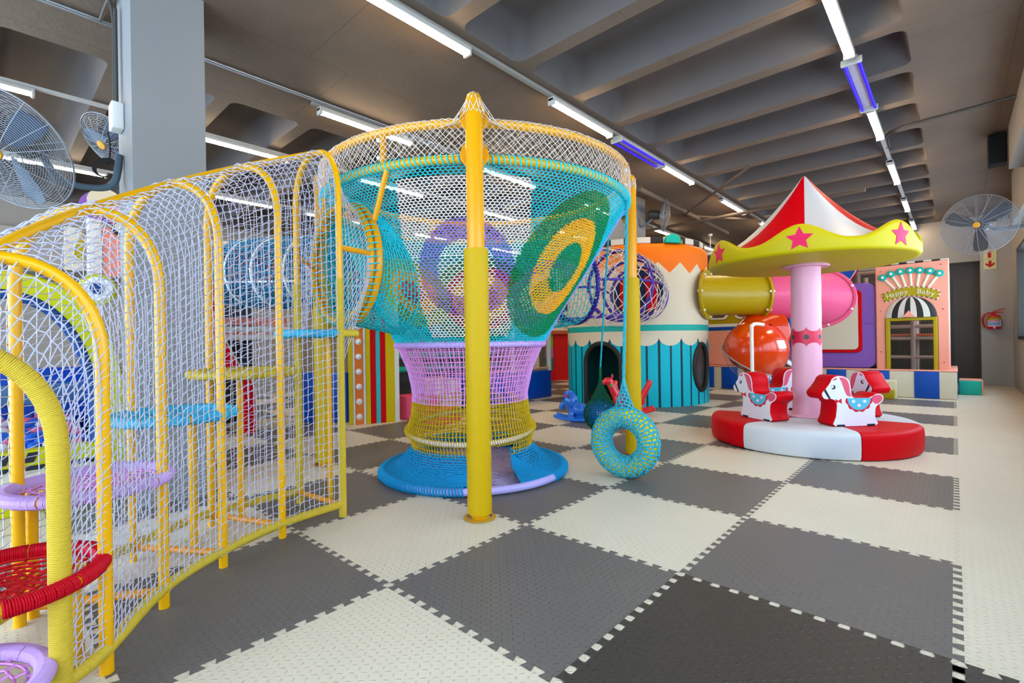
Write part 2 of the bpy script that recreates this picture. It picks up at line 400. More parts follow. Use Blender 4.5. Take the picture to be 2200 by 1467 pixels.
def room():
    # back wall: dark with a pale bulkhead above
    mb = MB(); mb.box((XL-.2,YB,0),(XR+.2,YB+.2,ZC+.4), 0); struct(mb.build('wall_back', WDARK, smooth=None))
    mb = MB(); mb.box((-1.0,YB-.35,2.84),(2.45,YB,ZC)); struct(mb.build('trim_1', WLITE, smooth=None))
    # left wall far away: dark with a pale band
    mb = MB(); mb.box((XL-.2,YF,0),(XL,YB,ZC+.4)); struct(mb.build('wall_left', mat('taupe_wall_paint', '#8d877f', .6, noise=.05), smooth=None))
    mb = MB(); mb.box((XL,YF,2.30),(XL+.12,YB,2.62)); struct(mb.build('trim_2', WDARK, smooth=None))
    mb = MB(); mb.box((XL,YF,2.62),(XL+.10,YB,3.30)); struct(mb.build('trim_3', WLITE, smooth=None))
    # right wall with tall windows, sill wall below, head above, piers between
    mb = MB(); wins = [(-5.2,-1.4),(-.9,3.2),(3.7,7.7),(8.2,12.6)]
    mb.box((XR,YF,0),(XR+.2,YB,1.05)); mb.box((XR,YF,2.85),(XR+.2,YB,ZC+.3))
    e = YF
    for a, b in wins: mb.box((XR,e,1.05),(XR+.2,a,2.85)); e = b
    mb.box((XR,e,1.05),(XR+.2,YB,2.85)); struct(mb.build('wall_right', WGREY, smooth=None))
    for k, (a, b) in enumerate(wins):
        mb = MB(); t = .06; x0, x1 = XR-.03, XR+.12
        mb.box((x0,a,1.05),(x1,b,1.05+t)); mb.box((x0,a,2.85-t),(x1,b,2.85)); mb.box((x0,a,1.05),(x1,a+t,2.85)); mb.box((x0,b-t,1.05),(x1,b,2.85))
        for f in (1/3, 2/3): mb.box((x0+.03,a+(b-a)*f-.025,1.05),(x1-.02,a+(b-a)*f+.025,2.85))
        w = struct(mb.build('window_%d' % (k+1), FRAME, smooth=None))
        g = MB(); g.box((XR+.05,a+.02,1.07),(XR+.058,b-.02,2.83)); gm = bpy.data.materials.get('window_glass')
        if not gm:
            gm, nt, bb = newmat('window_glass'); tr = nt.nodes.new('ShaderNodeBsdfTransparent'); gl = nt.nodes.new('ShaderNodeBsdfGlossy'); gl.inputs['Roughness'].default_value = .02
            mx = nt.nodes.new('ShaderNodeMixShader'); mx.inputs[0].default_value = .07; nt.links.new(tr.outputs[0], mx.inputs[1]); nt.links.new(gl.outputs[0], mx.inputs[2]); nt.links.new(mx.outputs[0], nt.nodes['Material Output'].inputs[0])
        g.build('pane', gm, w, smooth=None)
    mb = MB(); mb.box((2.74,1.2,2.99),(XR,10.4,ZC)); WMID = mat('mid_grey_wall_paint', '#86817a', .65); struct(mb.build("trim_4", WMID, smooth=None)); mb = MB(); mb.box((2.55,4.6,3.30),(2.74,7.76,ZC)); struct(mb.build("trim_5", WMID, smooth=None))
    mb = MB(); mb.box((2.45,13.98,0),(XR,YB,ZC)); struct(mb.build('pillar_right', WGREY, smooth=None))
    mb = MB(); mb.box((-2.80,-.56,0),(-2.30,-.10,ZC)); struct(mb.build('pillar_left', PIL, smooth=None))
    mb = MB(); mb.box((-2.87,6.85,2.69),(-2.37,7.35,ZC)); struct(mb.build('pillar_middle', PIL, smooth=None))
room()
# ---------------------------------------------------------------- ceiling lights: rows along the room
LEDM = emit('led_diffuser', '#ffe2ba', LAMP); LEDB = mat('white_lamp_body', '#b4b0a8', .5); STEEL = mat('galvanised_steel', '#a9adb0', .35, metal=.8)
UV = emit('blue_tube', '#2408ff', .55)
ZL = 3.78
def batten(x, y0, y1, label):
    e = empty('batten_light', (x,(y0+y1)/2,ZL-.05), label, 'light', 'lit batten lights along the ceiling')
    mb = MB(); mb.rbox((x-.042,y0,ZL-.035),(x+.042,y1,ZL+.012), .008, n=1); mb.build('housing', LEDB, e)
    mb = MB(); k = 8; th = np.linspace(PI, 2*PI, k+1)
    V = np.array([[(x+.036*math.cos(t), y, ZL-.036+.030*math.sin(t)) for t in th] for y in (y0+.025, y1-.025)]).reshape(-1, 3)
    mb.add(V, np.array([(i, i+1, i+k+2, i+k+1) for i in range(k)]), 0); mb.add(V, [np.arange(k+1), np.arange(k+1, 2*k+2)[::-1]], 0)
    mb.build('diffuser', LEDM, e)
    for s in (y0, y1-.028):
        mb = MB(); mb.rbox((x-.045,s,ZL-.072),(x+.045,s+.028,ZL+.004), .008, n=1); mb.build('end_cap', LEDB, e)
    return e
def yy(y): return -1.29+(y+1.29)*1.0313
def uvlamp(x, y0, y1, label):
    e = empty('tube_lamp', (x,(y0+y1)/2,ZL-.08), label, 'lamp', 'blue tube lamps on the ceiling')
    mb = MB(); mb.rbox((x-.05,y0,ZL-.03),(x+.05,y1,ZL+.01), .008, n=1); mb.build('reflector', LEDB, e)
    for s in (-1, 1):
        mb = MB(); mb.tube([(x+s*.058,y0+.03,ZL-.055),(x+s*.058,y1-.03,ZL-.055)], .014, 10); mb.build('tube', UV, e)
    for s in (y0, y1-.03):
        mb = MB(); mb.rbox((x-.085,s,ZL-.078),(x+.085,s+.03,ZL-.012), .012, n=2); mb.build('end_cap', LEDB, e)
RAIL = mat('grey_rail', '#8d8982', .5)
def trunk(name, x, y0, y1, label):
    mb = MB(); mb.box((x-.022,y0,ZL+.012),(x+.022,y1,ZL+.045)); tag(mb.build(name, RAIL if x in (XLr, X3) else LEDB, smooth=None), label, 'trunking')
    # drop rods are part of the same rail
XLr, XRr, X3, X4, X5 = -1.19, 1.315, -3.18, -4.88, -7.4
rowL = [(yy(.42), yy(1.59)), (yy(2.75), yy(3.94)), (yy(5.37), yy(6.46)), (yy(7.75), yy(9.08)), (yy(10.1), yy(11.3))]
ordw = ['nearest', 'second', 'third', 'fourth', 'fifth', 'sixth', 'seventh']
for k, (a, b) in enumerate(rowL): batten(XLr, a, b, 'warm white batten light, %s in the row passing above the yellow front pole' % ordw[k])
uvlamp(XLr, yy(4.08), yy(5.33), 'blue tube lamp between two battens above the funnel rim, right of the yellow pole')
trunk('light_trunking', XLr, YF, YB-.4, 'grey ceiling rail carrying the lights above the netted funnel')
rowR = [(yy(2.75), yy(3.97)), (yy(5.37), yy(6.43)), (yy(7.61), yy(8.88)), (yy(10.19), yy(11.26)), (yy(12.39), yy(13.5))]
for k, (a, b) in enumerate(rowR): batten(XRr, a, b, 'warm white batten light, %s in the right-hand row above the carousel' % ordw[k])
uvlamp(XRr, yy(4.06), yy(5.33), 'blue tube lamp in the right-hand ceiling row, above right of the carousel')
trunk('light_trunking', XRr, YF, YB-.4, 'white ceiling rail carrying the right-hand row of lights')
row3 = [(yy(1.17), yy(2.38)), (yy(3.6), yy(4.8)), (yy(6.2), yy(7.4)), (yy(8.93), yy(10.07)), (yy(11.84), yy(12.9))]
for k, (a, b) in enumerate(row3): batten(X3, a, b, 'warm white batten light, %s in the row behind the funnel rim' % ordw[k])
trunk('light_trunking', X3, yy(1.1), YB-.4, 'long grey ceiling rail running left of the funnel rim')
row4 = [(yy(-2.0), yy(-.92)), (yy(.35), yy(1.55)), (yy(2.6), yy(3.8)), (yy(5.0), yy(6.2)), (yy(7.6), yy(8.8))]
lab4 = ['warm white batten light at the far left, above the big wall fan', 'warm white batten light right of the grey pillar', 'warm white batten light, third in the row beyond the grey pillar', 'warm white batten light, fourth in the row beyond the grey pillar', 'warm white batten light, fifth in the row beyond the grey pillar']
for k, (a, b) in enumerate(row4): batten(X4, a, b, lab4[k])
trunk('light_trunking', X4, YF, YB-.4, 'white ceiling rail behind the grey pillar')
trunk('light_trunking', X5, YF, YB-.4, 'white ceiling rail with the farthest left row of small lights')
row5 = [(-1.2,0.0),(1.2,2.4),(3.0,4.2),(5.6,6.8),(8.2,9.4)]
for k, (a, b) in enumerate(row5): batten(X5, a, b, 'small distant batten light, %s in the farthest left row' % ordw[k])
# ---------------------------------------------------------------- netted climbing funnel
YEL = mat('yellow_steel', '#df9700', .30, .35, coat=.1); YPAD = mat('yellow_vinyl_sleeve', '#c09a00', .5, .2)
CORD_T = mat('turquoise_cord', '#1cc8da', .75, .2); CORD_W = mat('white_cord', '#eeeef2', .75, .2); CORD_P = mat('purple_cord', '#a48eea', .75, .2)
CORD_G = mat('green_cord', '#0c8a58', .75, .2); CORD_Y = mat('gold_cord', '#f0b01c', .75, .2); CORD_R = mat('red_cord', '#c8141c', .75, .2)
CORD_PK = mat('pink_cord', '#dc96d8', .75, .2); CORD_OL = mat('mustard_cord', '#c4a012', .75, .2); CORD_B = mat('blue_cord', '#118dc4', .75, .2)
CORD_O = mat('orange_cord', '#e8821a', .75, .2); CORD_L = mat('lime_cord', '#8fbf3a', .75, .2)
LAV = mat('lavender_tube', '#b4a8e4', .35, .45); BOLT = mat('white_bolt_cap', '#dfe2f2', .35)
FC = np.array([-1.40, 1.97])
fun = empty('climbing_funnel', (FC[0], FC[1], 0), 'giant crocheted funnel of turquoise net on yellow poles above a round blue base', 'climbing net')
lev = np.array([(2.40,-1.40,1.97,1.405),(1.80,-1.41,1.92,1.065),(1.45,-1.42,1.885,.86),(1.13,-1.42,1.865,.69),(.90,-1.40,1.84,.585),(.68,-1.385,1.82,.535),(.50,-1.375,1.81,.55),(.37,-1.37,1.805,.585),(.22,-1.33,1.785,.545),(.12,-1.30,1.76,.57),(.07,-1.24,1.72,.66)])
def fsurf(z, th, off=0):
    zz = lev[::-1, 0]; cx = np.interp(z, zz, lev[::-1,1]); cyy = np.interp(z, zz, lev[::-1,2]); r = np.interp(z, zz, lev[::-1,3])+off
    return np.stack([cx+r*np.cos(th), cyy+r*np.sin(th), z+0*th], -1)
# poles
for (px, py, a) in ((-.307,.896,0), (-.351,3.044,0), (-2.47,.906,0), (-2.47,3.04,0)):
    mb = MB(); mb.lathe([(.0,0),(.055,0),(.0575,.02),(.0575,2.70),(.055,2.735),(.045,2.765),(.025,2.78),(0,2.783)], (px,py,0), 28); p = mb.build('pole', YEL, fun)
    mb = MB(); pr = [(.060,.03),(.078,.035),(.080,.06)]+[(.080+.0012*math.sin(k*2.3), .06+k*.056) for k in range(1,30)]+[(.080,1.74),(.078,1.758),(.060,1.762)]
    mb.lathe(pr, (px,py,0), 32); mb.build('pole_sleeve', YPAD, p)
    mb = MB(); mb.lathe([(.079,.004),(.105,.004),(.105,.007),(.079,.012)], (px,py,0), 32); mb.build('floor_collar', mat('orange_rim', '#c08a1c', .5), p)
    d = nrm([FC[0]-px, FC[1]-py, 0]); t = np.array([-d[1], d[0], 0])
    for z in (2.40, 2.645):
        mb = MB(); mb.prism([( .095*math.cos(q), .095*math.sin(q)) for q in np.linspace(0,2*PI,28,endpoint=False)], .045, .062, frame((px,py,z), t, (0,0,1), d), bevel=.003); fl = mb.build('flange_plate', YEL, p)
        for q in range(4):
            mb = MB(); a = PI/4+q*PI/2; c = np.array((px,py,z))+t*.074*math.cos(a)+np.array((0,0,1))*.074*math.sin(a)+d*.042; mb.sphere(c, .010, 10, 7); mb.build('bolt', STEEL, fl)
# rings
def ring(name, c, r, tr, m, parent, n=120, ax=(1,0,0), ay=(0,1,0), a0=0, a1=2*PI):
    mb = MB(); full = abs(a1-a0-2*PI) < 1e-6
    mb.tube(circle(c, r, n, ax, ay, a0, a1, end=not full), tr, 12, closed=full); return mb.build(name, m, parent, smooth=180)
ru = ring('upper_ring', (FC[0],FC[1],2.64), 1.41, .030, YEL, fun, 160); rl = ring('lower_ring', (FC[0],FC[1],2.40), 1.405, .030, YEL, fun, 160)
mb = MB(); wound(mb, circle((FC[0],FC[1],2.40), 1.405, 160), .030, .038, .0068, closed=True)
mb.build('cord_binding', CORD_T, rl, smooth=180)
for deg in (-108, -72, 18, 72, 108, 160, -150, 200):   # uprights between the two rings
    a = math.radians(deg); c = (FC[0]+1.408*math.cos(a), FC[1]+1.408*math.sin(a))
    mb = MB(); mb.tube([(c[0],c[1],2.40),(c[0],c[1],2.64)], .022, 12); u = mb.build('rail_upright', YEL, fun)
    for z in (2.46, 2.585):
        mb = MB(); mb.sphere((c[0]+.03*math.cos(a-.9), c[1]+.03*math.sin(a-.9), z), .016, 10, 7); mb.build('bolt_cap', BOLT, u)
lr = ring('waist_hoop', (-1.42,1.865,1.13), .69, .024, LAV, fun)
hx = nrm((.675,-.738,-.10)); hy = nrm((.738,.675,0)); lh = ring('ankle_hoop', (-1.37,1.805,.365), .588, .022, mat('pale_tube', '#d8d2ec', .35), fun, ax=hx, ay=hy)
DC = np.array((-1.24,1.72)); DR = .812
db = ring('base_ring', (DC[0],DC[1],.035), DR, .030, LAV, fun)
# main net: grid over the cone
NETS = []
for N, M, z0, z1 in ((470, 34, 2.375, 1.80), (300, 34, 1.80, 1.14)):
    th = np.arange(N)*2*PI/N; zs = np.linspace(z0, z1, M)
    G = np.stack([fsurf(z, th) for z in zs]); par = (np.arange(M)[:,None]+np.arange(N)[None,:]) % 2
    G[1:-1, :, 2] += (par[1:-1]*2-1)*.0045; NETS.append(G)
MOUTH_C = np.array((-1.545,.60,1.78)); MOUTH_R = .455
def pcol(P):
    "0 turquoise 1 white 2 purple 3 green 4 gold 5 red 6 orange 7 lime ; -1 no net"
    z = P[:,2]; a = np.arctan2(P[:,1]-1.93, P[:,0]+1.41); r = np.interp(z, [1.13,2.4], [.69,1.405]); s = (z-1.13)*1.15
    m = np.zeros(len(P), int)
    def loc(a0, s0): d = (a-a0+PI) % (2*PI)-PI; return d*r, s-s0, d
    x, y, d = loc(math.radians(-47), .66)           # white panel with a purple ring, facing the camera
    inside = (np.abs(x) < .50) & (y < .70) & (y > -.58) & (np.abs(x) < .30+.28*(y+.6)); q = np.hypot(x, y*.92)
    m[inside] = 1; m[inside & (q < .37) & (q > .22)] = 2; m[inside & (q < .12)] = 1
    x, y, d = loc(math.radians(3), .72); q = np.hypot(x/.95, y/1.16)     # green and gold target
    ins = q < .56; m[ins] = 3; m[q < .37] = 4; m[q < .19] = 3; m[q < .10] = 3
    x, y, d = loc(math.radians(133), .62); q = np.hypot(x, y)    # far side targets seen through the near net
    m[(q < .60)] = 3; m[q < .46] = 5; m[q < .34] = 4; m[q < .20] = 6
    x, y, d = loc(math.radians(180), .68); q = np.hypot(x, y); m[q < .46] = 7; m[q < .3] = 4; m[q < .15] = 5
    x, y, d = loc(math.radians(88), .68); q = np.hypot(x, y); m[q < .46] = 2; m[q < .3] = 1; m[q < .15] = 3
    # hole behind the tunnel mouth
    m[(P[:,1] < 1.6) & (np.hypot(P[:,0]-MOUTH_C[0], P[:,2]-MOUTH_C[2]) < MOUTH_R+.03)] = -1
    # hole where the purple-hooped tube leaves at the back
    return m
parts_ = [grid_strands(MB(), G, .005, 'hex', True, .0014, pcol) for G in NETS]; A, B, mi = [np.concatenate([p[k] for p in parts_]) for k in range(3)]
for name, ids, mats_, lab in (('funnel_net', [0], [CORD_T], None), ('white_net_panel', [1,2], [CORD_W, CORD_P], 'white net panel with a purple ring'), ('green_net_panel', [3,4], [CORD_G, CORD_Y], 'green and gold round net panel'), ('bright_net_panel', [5,6,7], [CORD_R, CORD_O, CORD_L], 'red and orange net rings on the far side')):
    k = np.isin(mi, ids); mb = MB(); rr_ = .0062 if name == 'green_net_panel' else .0044
    mb.strands(A[k], B[k], rr_, 3, np.searchsorted(ids, mi[k])); o = mb.build(name, mats_, fun, smooth=180)
    if lab: o['label'] = lab
th_ = math.radians(36); zz_ = np.linspace(2.38, 1.14, 30); mb = MB(); mb.tube(fsurf(zz_, np.full(30, th_), .008), .009, 6); mb.build('edge_cord', CORD_P, fun, smooth=180)
# neck: pink, mustard and blue bands of tall cells
def neck(name, z0, z1, m, N=150, M=12, r=.0056, kind='square', door=None):
    th = np.arange(N)*2*PI/N; zs = np.linspace(z0, z1, M); G = np.stack([fsurf(z, th+.004*np.sin(th*9+j)) for j, z in enumerate(zs)])
    mb = MB(); A, B, mi = grid_strands(mb, G, r, kind, True, .0012, (lambda P: np.where(door(P), -1, 0)) if door else (lambda P: np.zeros(len(P), int)))
    k = mi == 0; mb.strands(A[k], B[k], r, 3); return mb.build(name, m, fun, smooth=180)
neck('pink_net_band', 1.12, .625, CORD_PK, 112, 12)
def doorway(P):
    a = np.degrees(np.arctan2(P[:,1]-DC[1], P[:,0]-DC[0])); return (a > -46) & (a < 2-(.27-P[:,2])*30) & (P[:,2] < .265)
neck('mustard_net_band', .62, .20, CORD_OL, 112, 11, door=doorway)
mb = MB(); wound(mb, circle((-1.37,1.805,.365), .588, 100, hx, hy), .022, .021, .0050, closed=True); mb.build('cord_binding', CORD_OL, lh, smooth=180)
mb = MB(); wound(mb, circle((-1.42,1.865,1.13), .69, 100), .024, .034, .0048, closed=True); mb.build('cord_binding', CORD_PK, lr, smooth=180)
# blue skirt spreading to the base ring, open on the doorway side
def skirt(th, t):     # t 0 at the neck, 1 at the ring
    top = fsurf(np.full_like(th, .215), th); out = np.stack([DC[0]+DR*np.cos(th), DC[1]+DR*np.sin(th), np.full_like(th, .045)], -1)
    w = t**.9; p = top*(1-w)+out*w; p[:,2] = .055+(.215-.055)*(1-t)**2.6; return p
N = 170; th = np.arange(N)*2*PI/N; G = np.stack([skirt(th, t) for t in np.linspace(0, 1, 22)])
A, B, mi = grid_strands(MB(), G, .0085, 'hex', True, .0015, lambda P: np.where((np.degrees(np.arctan2(P[:,1]-DC[1], P[:,0]-DC[0])) > -46) & (np.degrees(np.arctan2(P[:,1]-DC[1], P[:,0]-DC[0])) < -4+np.hypot(P[:,0]-DC[0], P[:,1]-DC[1])*18), -1, 0))
mb = MB(); mb.strands(A[mi == 0], B[mi == 0], .0085, 4); mb.build('blue_net_skirt', CORD_B, fun, smooth=180)
# bunched blue net beside the doorway
mb = MB()
for q in range(26):
    f = q/25; a = math.radians(2-12*f); r0 = .42+.40*f
    p0 = np.array((DC[0]+(.40+.10*f)*math.cos(a+.1), DC[1]+(.40+.10*f)*math.sin(a+.1), .235-.12*f)); p1 = np.array((DC[0]+.80*math.cos(math.radians(10-26*f)), DC[1]+.80*math.sin(math.radians(10-26*f)), .062)); mid = (p0+p1)/2-np.array((0,0,.045*(1-f)))
    mb.tube(spline([p0, mid, p1], 14), .0095, 5)
mb.build('gathered_net', CORD_B, fun, smooth=180)
th = np.arange(120)*2*PI/120; G = np.stack([np.stack([DC[0]+r*np.cos(th), DC[1]+r*np.sin(th), np.full_like(th, .028)], -1) for r in np.linspace(.05, DR-.01, 26)])
mb = MB(); grid_strands(mb, G, .0072, 'hex', True, .0025); mb.build('base_net', mat('mauve_cord', '#a79ac0', .8), fun, smooth=180)
mb = MB(); wound(mb, circle((DC[0],DC[1],.035), DR, 130, a0=math.radians(8), a1=math.radians(312), end=True), .030, .024, .0085); mb.build('cord_binding', CORD_B, db, smooth=180)
# white safety net round the rim and over the pole tops
N = 420; th = np.arange(N)*2*PI/N; zr = [(1.437,2.43+.0225*k) for k in range(10)]+[(1.442,2.645),(1.437,2.660),(1.424,2.670),(1.408,2.673),(1.388,2.664)]
G = np.stack([np.stack([FC[0]+r_*np.cos(th), FC[1]+r_*np.sin(th), np.full_like(th, z)], -1) for r_, z in zr])
mb = MB(); grid_strands(mb, G, .0021, 'diamond', True, .002)
G2 = np.stack([np.stack([FC[0]+1.385*np.cos(th), FC[1]+1.385*np.sin(th), np.full_like(th, z)], -1) for z in np.linspace(2.66, 2.44, 7)]); grid_strands(mb, G2[:, ::2], .0024, 'diamond', True, .004)
for (px, py) in ((-.307,.896),(-.351,3.044),(-2.47,.906),(-2.47,3.04)):   # veil gathered over each pole top
    a0 = math.atan2(py-FC[1], px-FC[0]); rows = []
    for f in np.linspace(0, 1, 7):
        ts = np.linspace(-1, 1, 15); base = np.stack([FC[0]+1.425*np.cos(a0+ts*.20), FC[1]+1.425*np.sin(a0+ts*.20), 2.66-.06*np.abs(ts)], -1)
        bb = ts*1.9; tip = np.stack([px+.060*np.cos(a0+bb), py+.060*np.sin(a0+bb), 2.735-.02*np.abs(ts)], -1)
        p = base*(1-f)+tip*f; p[:,2] -= .045*math.sin(PI*f); rows.append(p)
    rows.append(np.stack([px+.03*np.cos(a0+bb), py+.03*np.sin(a0+bb), 2.778+0*bb], -1))
    low = [np.stack([px+.061*np.cos(a0+bb), py+.061*np.sin(a0+bb), np.full(15, z)], -1) for z in (2.71, 2.665, 2.64)]
    grid_strands(mb, np.array(rows), .0026, 'diamond', False, .003); grid_strands(mb, np.array(low), .0026, 'diamond', False, .003)
mb.build('rim_net', mat('ivory_cord', '#e2d8cc', .75, .2), fun, smooth=180)
# tunnel mouth: double ring and sleeve
ring('mouth_ring', MOUTH_C, MOUTH_R, .026, YEL, fun, 80, (1,0,0), (0,0,1)); mr = ring('mouth_ring', MOUTH_C+(0.01,.055,0), MOUTH_R+.012, .026, YEL, fun, 80, (1,0,0), (0,0,1))
mb = MB(); q = np.arange(62*14)*2*PI/(62*14); w = np.arange(62*14)*2*PI/14; e = np.stack([np.cos(q), 0*q, np.sin(q)], 1)
mb.tube(MOUTH_C+(0.005,.028,0)+e*(MOUTH_R+.006+.034*np.cos(w))[:,None]+np.stack([0*q, .060*np.sin(w), 0*q], 1), .0042, 5, closed=True); mb.build('cord_binding', CORD_T, mr, smooth=180)
th = np.arange(120)*2*PI/120; rows = []
for f in np.linspace(0, 1, 12):
    R_ = MOUTH_R+.012+.03*f; x = MOUTH_C[0]+R_*np.cos(th); z = MOUTH_C[2]+R_*np.sin(th)
    rc = np.interp(z, [1.13,2.4], [.69,1.405]); cyy = np.interp(z, [1.13,2.4], [1.865,1.97]); cx = np.interp(z, [1.13,2.4], [-1.42,-1.40])
    yc = cyy-np.sqrt(np.maximum(rc**2-(x-cx)**2, .02)); y0 = MOUTH_C[1]+.08
    y = y0+(np.maximum(yc, y0+.01)-y0)*f; rows.append(np.stack([x, y, z-.05*f*(np.sin(th) < 0)*np.abs(np.sin(th))], -1))
mb = MB(); grid_strands(mb, np.array(rows), .0052, 'hex', True, .002); mb.build('mouth_sleeve', CORD_T, fun, smooth=180)
# braces from the lower ring down to the mouth
for p0, p1 in (((-.93,.645,2.40),(-1.10,.64,2.05)), ((-1.87,.645,2.40),(-1.82,.62,2.08))):
    mb = MB(); mb.tube([p0, p1], .020, 12); mb.build('brace', YEL, fun)
# ---------------------------------------------------------------- swings hanging from the funnel's ring
TC = np.array((-.045,2.325,.300))
ty = empty('tyre_swing', (TC[0],TC[1],0), 'yellow foam ring swing wrapped in turquoise net, hanging by the right-hand pole', 'swing')
ang = math.radians(-42.4-41); tn = np.array((math.cos(ang), math.sin(ang), 0)); tx = np.array((-tn[1], tn[0], 0)); tz = np.array((0,0,1.))
R0, r0 = .208, .082
mb = MB(); mb.tube(circle(TC, R0, 64, tx, tz), r0, 24, closed=True); mb.build('foam_ring', mat('yellow_foam', '#d9bd00', .55, .25), ty, smooth=180)
def tor(u, v, off=.006): return TC+(R0+(r0+off)*np.cos(v))[...,None]*(np.cos(u)[...,None]*tx+np.sin(u)[...,None]*tz)+((r0+off)*np.sin(v))[...,None]*tn
uu, vv = np.meshgrid(np.arange(48)*2*PI/48, np.arange(22)*2*PI/22, indexing='ij'); uu = uu+.012*np.where((np.arange(48)[:,None]+np.arange(22)[None]) % 2, 1, -1)
G = tor(uu, vv); G = np.concatenate([G, G[:1]], 0)
mb = MB(); grid_strands(mb, G, .0072, 'hex', True, .002, 0, 4)
HP = np.array((-.082,2.494,2.36)); top = TC+np.array((0,0,R0+r0*.6)); neckp = top+np.array((0,0,.30))
N = 20; rows = []
for f in np.linspace(0, 1, 13):
    w = (1-f)**1.7; t = np.arange(N)*2*PI/N
    rows.append(top+np.array((0,0,.30*f-.055*(1-f)))+np.outer(np.cos(t), tx)*(.006+.150*w)+np.outer(np.sin(t), tn)*(.006+.078*w)-np.array((0,0,1))*((.065*w)*np.cos(t)**2)[:,None])
grid_strands(mb, np.array(rows), .0055, 'hex', True, .001, 0, 4); mb.build('cord_net', mat('pale_turquoise_cord', '#3aa9bd', .8), ty, smooth=180)
mb = MB()
for s in range(3):
    t = np.linspace(0, 1, 90); a = t*34+s*2*PI/3; P = neckp[None]*(1-t)[:,None]+HP[None]*t[:,None]+np.stack([.007*np.cos(a), .007*np.sin(a), 0*a], -1); mb.tube(P, .0075, 5)
mb.build('rope', mat('teal_rope', '#2aa0b4', .8), ty, smooth=180)
BC = np.array((-.838,3.226,.352))
bs = empty('ball_swing', (BC[0],BC[1],0), 'blue ball in a dark green net, hanging from a rope behind the tyre swing', 'swing')
mb = MB(); mb.sphere(BC, .178, 32, 18); mb.build('ball', mat('glossy_blue_ball', '#1470d8', .2, .5, coat=.5), bs, smooth=180)
th = np.arange(44)*2*PI/44; rows = []
for f in np.linspace(-PI/2+.08, PI/2*.62, 20): rows.append(BC+np.stack([.184*math.cos(f)*np.cos(th), .184*math.cos(f)*np.sin(th), .184*math.sin(f)+0*th], -1))
r1 = .184*math.cos(PI/2*.62); z1 = .184*math.sin(PI/2*.62)
for f in np.linspace(.1, 1, 9): rows.append(BC+np.stack([(r1*(1-f)**1.6+.010)*np.cos(th), (r1*(1-f)**1.6+.010)*np.sin(th), z1+.24*f+0*th], -1))
mb = MB(); grid_strands(mb, np.array(rows), .0045, 'square', True, .0015); mb.tube([BC+(0,0,z1+.22), BC+(0,0,z1+.36)], .014, 8); mb.build('cord_net', mat('dark_green_cord', '#0b5a3a', .8), bs, smooth=180)
mb = MB(); b0 = BC+np.array((0,0,z1+.34)); b1 = np.array((-.66,3.16,2.385))
mb.tube(np.linspace(b0, b1, 8), .010, 8); mb.build('rope', mat('teal_rope', '#2aa0b4', .8), bs, smooth=180)
# ---------------------------------------------------------------- stepped net tunnel on yellow hoops
TYEL = mat('sunny_yellow_steel', '#e8a800', .3, .35, coat=.1)
YW = mat('yellow_cord_winding', '#d0b234', .5, .3); CYW = mat('cyan_cord_winding', '#3db8dc', .5, .3); LAVW = mat('lilac_cord_winding', '#c9a4dc', .5, .3); REDW = mat('red_cord_winding', '#c8001c', .5, .25)
tun = empty('net_tunnel', (-1.0,-.5,0), 'arched climbing tunnel of yellow hoops and white net with round steps, at the left front', 'climbing tunnel')
HO = [ # right leg, left leg, top z
 ((-.098,-1.135),(-.10,-1.68),1.16), ((-.225,-1.007),(-.34,-1.55),1.45), ((-.585,-.763),(-.876,-1.20),1.74), ((-.82,-.458),(-1.275,-.756),2.01), ((-.975,-.095),(-1.52,-.315),2.25), ((-1.03,.322),(-1.531,.257),2.485)]
def arch(Rp, Lp, top, n=70, z0=0.0, rise=.34):
    Rp = np.array(Rp); Lp = np.array(Lp); mid = (Rp+Lp)/2; sp = top-rise; h = (Rp-Lp)/2
    out = []
    nl = int(n*.3)
    for z in np.linspace(z0, sp, nl, endpoint=False): out.append((*(mid+h), z))
    for t in np.linspace(0, PI, n-2*nl):
        c = math.copysign(abs(math.cos(t))**.86, math.cos(t)); out.append((*(mid+h*c), sp+rise*abs(math.sin(t))**.92))
    for z in np.linspace(sp, z0, nl, endpoint=False)[::1]: out.append((*(mid-h), z if z < sp else sp-.001))
    out.append((*(mid-h), z0))
    return np.array(out)
def resample(P, n):
    L = np.concatenate([[0], np.cumsum(np.linalg.norm(np.diff(P, axis=0), axis=1))]); s = np.linspace(0, L[-1], n); return np.stack([np.interp(s, L, P[:,k]) for k in range(3)], 1)
for k, (r, l, t) in enumerate(HO):
    P = resample(arch(r, l, t), 110)
    mb = MB(); mb.tube(P, .0212 if k else .025, 14); h = mb.build('hoop', TYEL, tun, smooth=60)
    if k == 0:
        mb = MB(); wound(mb, P, .0255, .0056, .0034); h2 = mb.build('cord_winding', YW, h, smooth=180); h['label'] = 'entrance hoop wound in pale yellow cord'
    if k == 5:
        mb = MB(); wound(mb, P[:34], .0215, .0058, .0034); wound(mb, P[-34:], .0215, .0058, .0034); mb.build('cord_winding', YW, h, smooth=180)
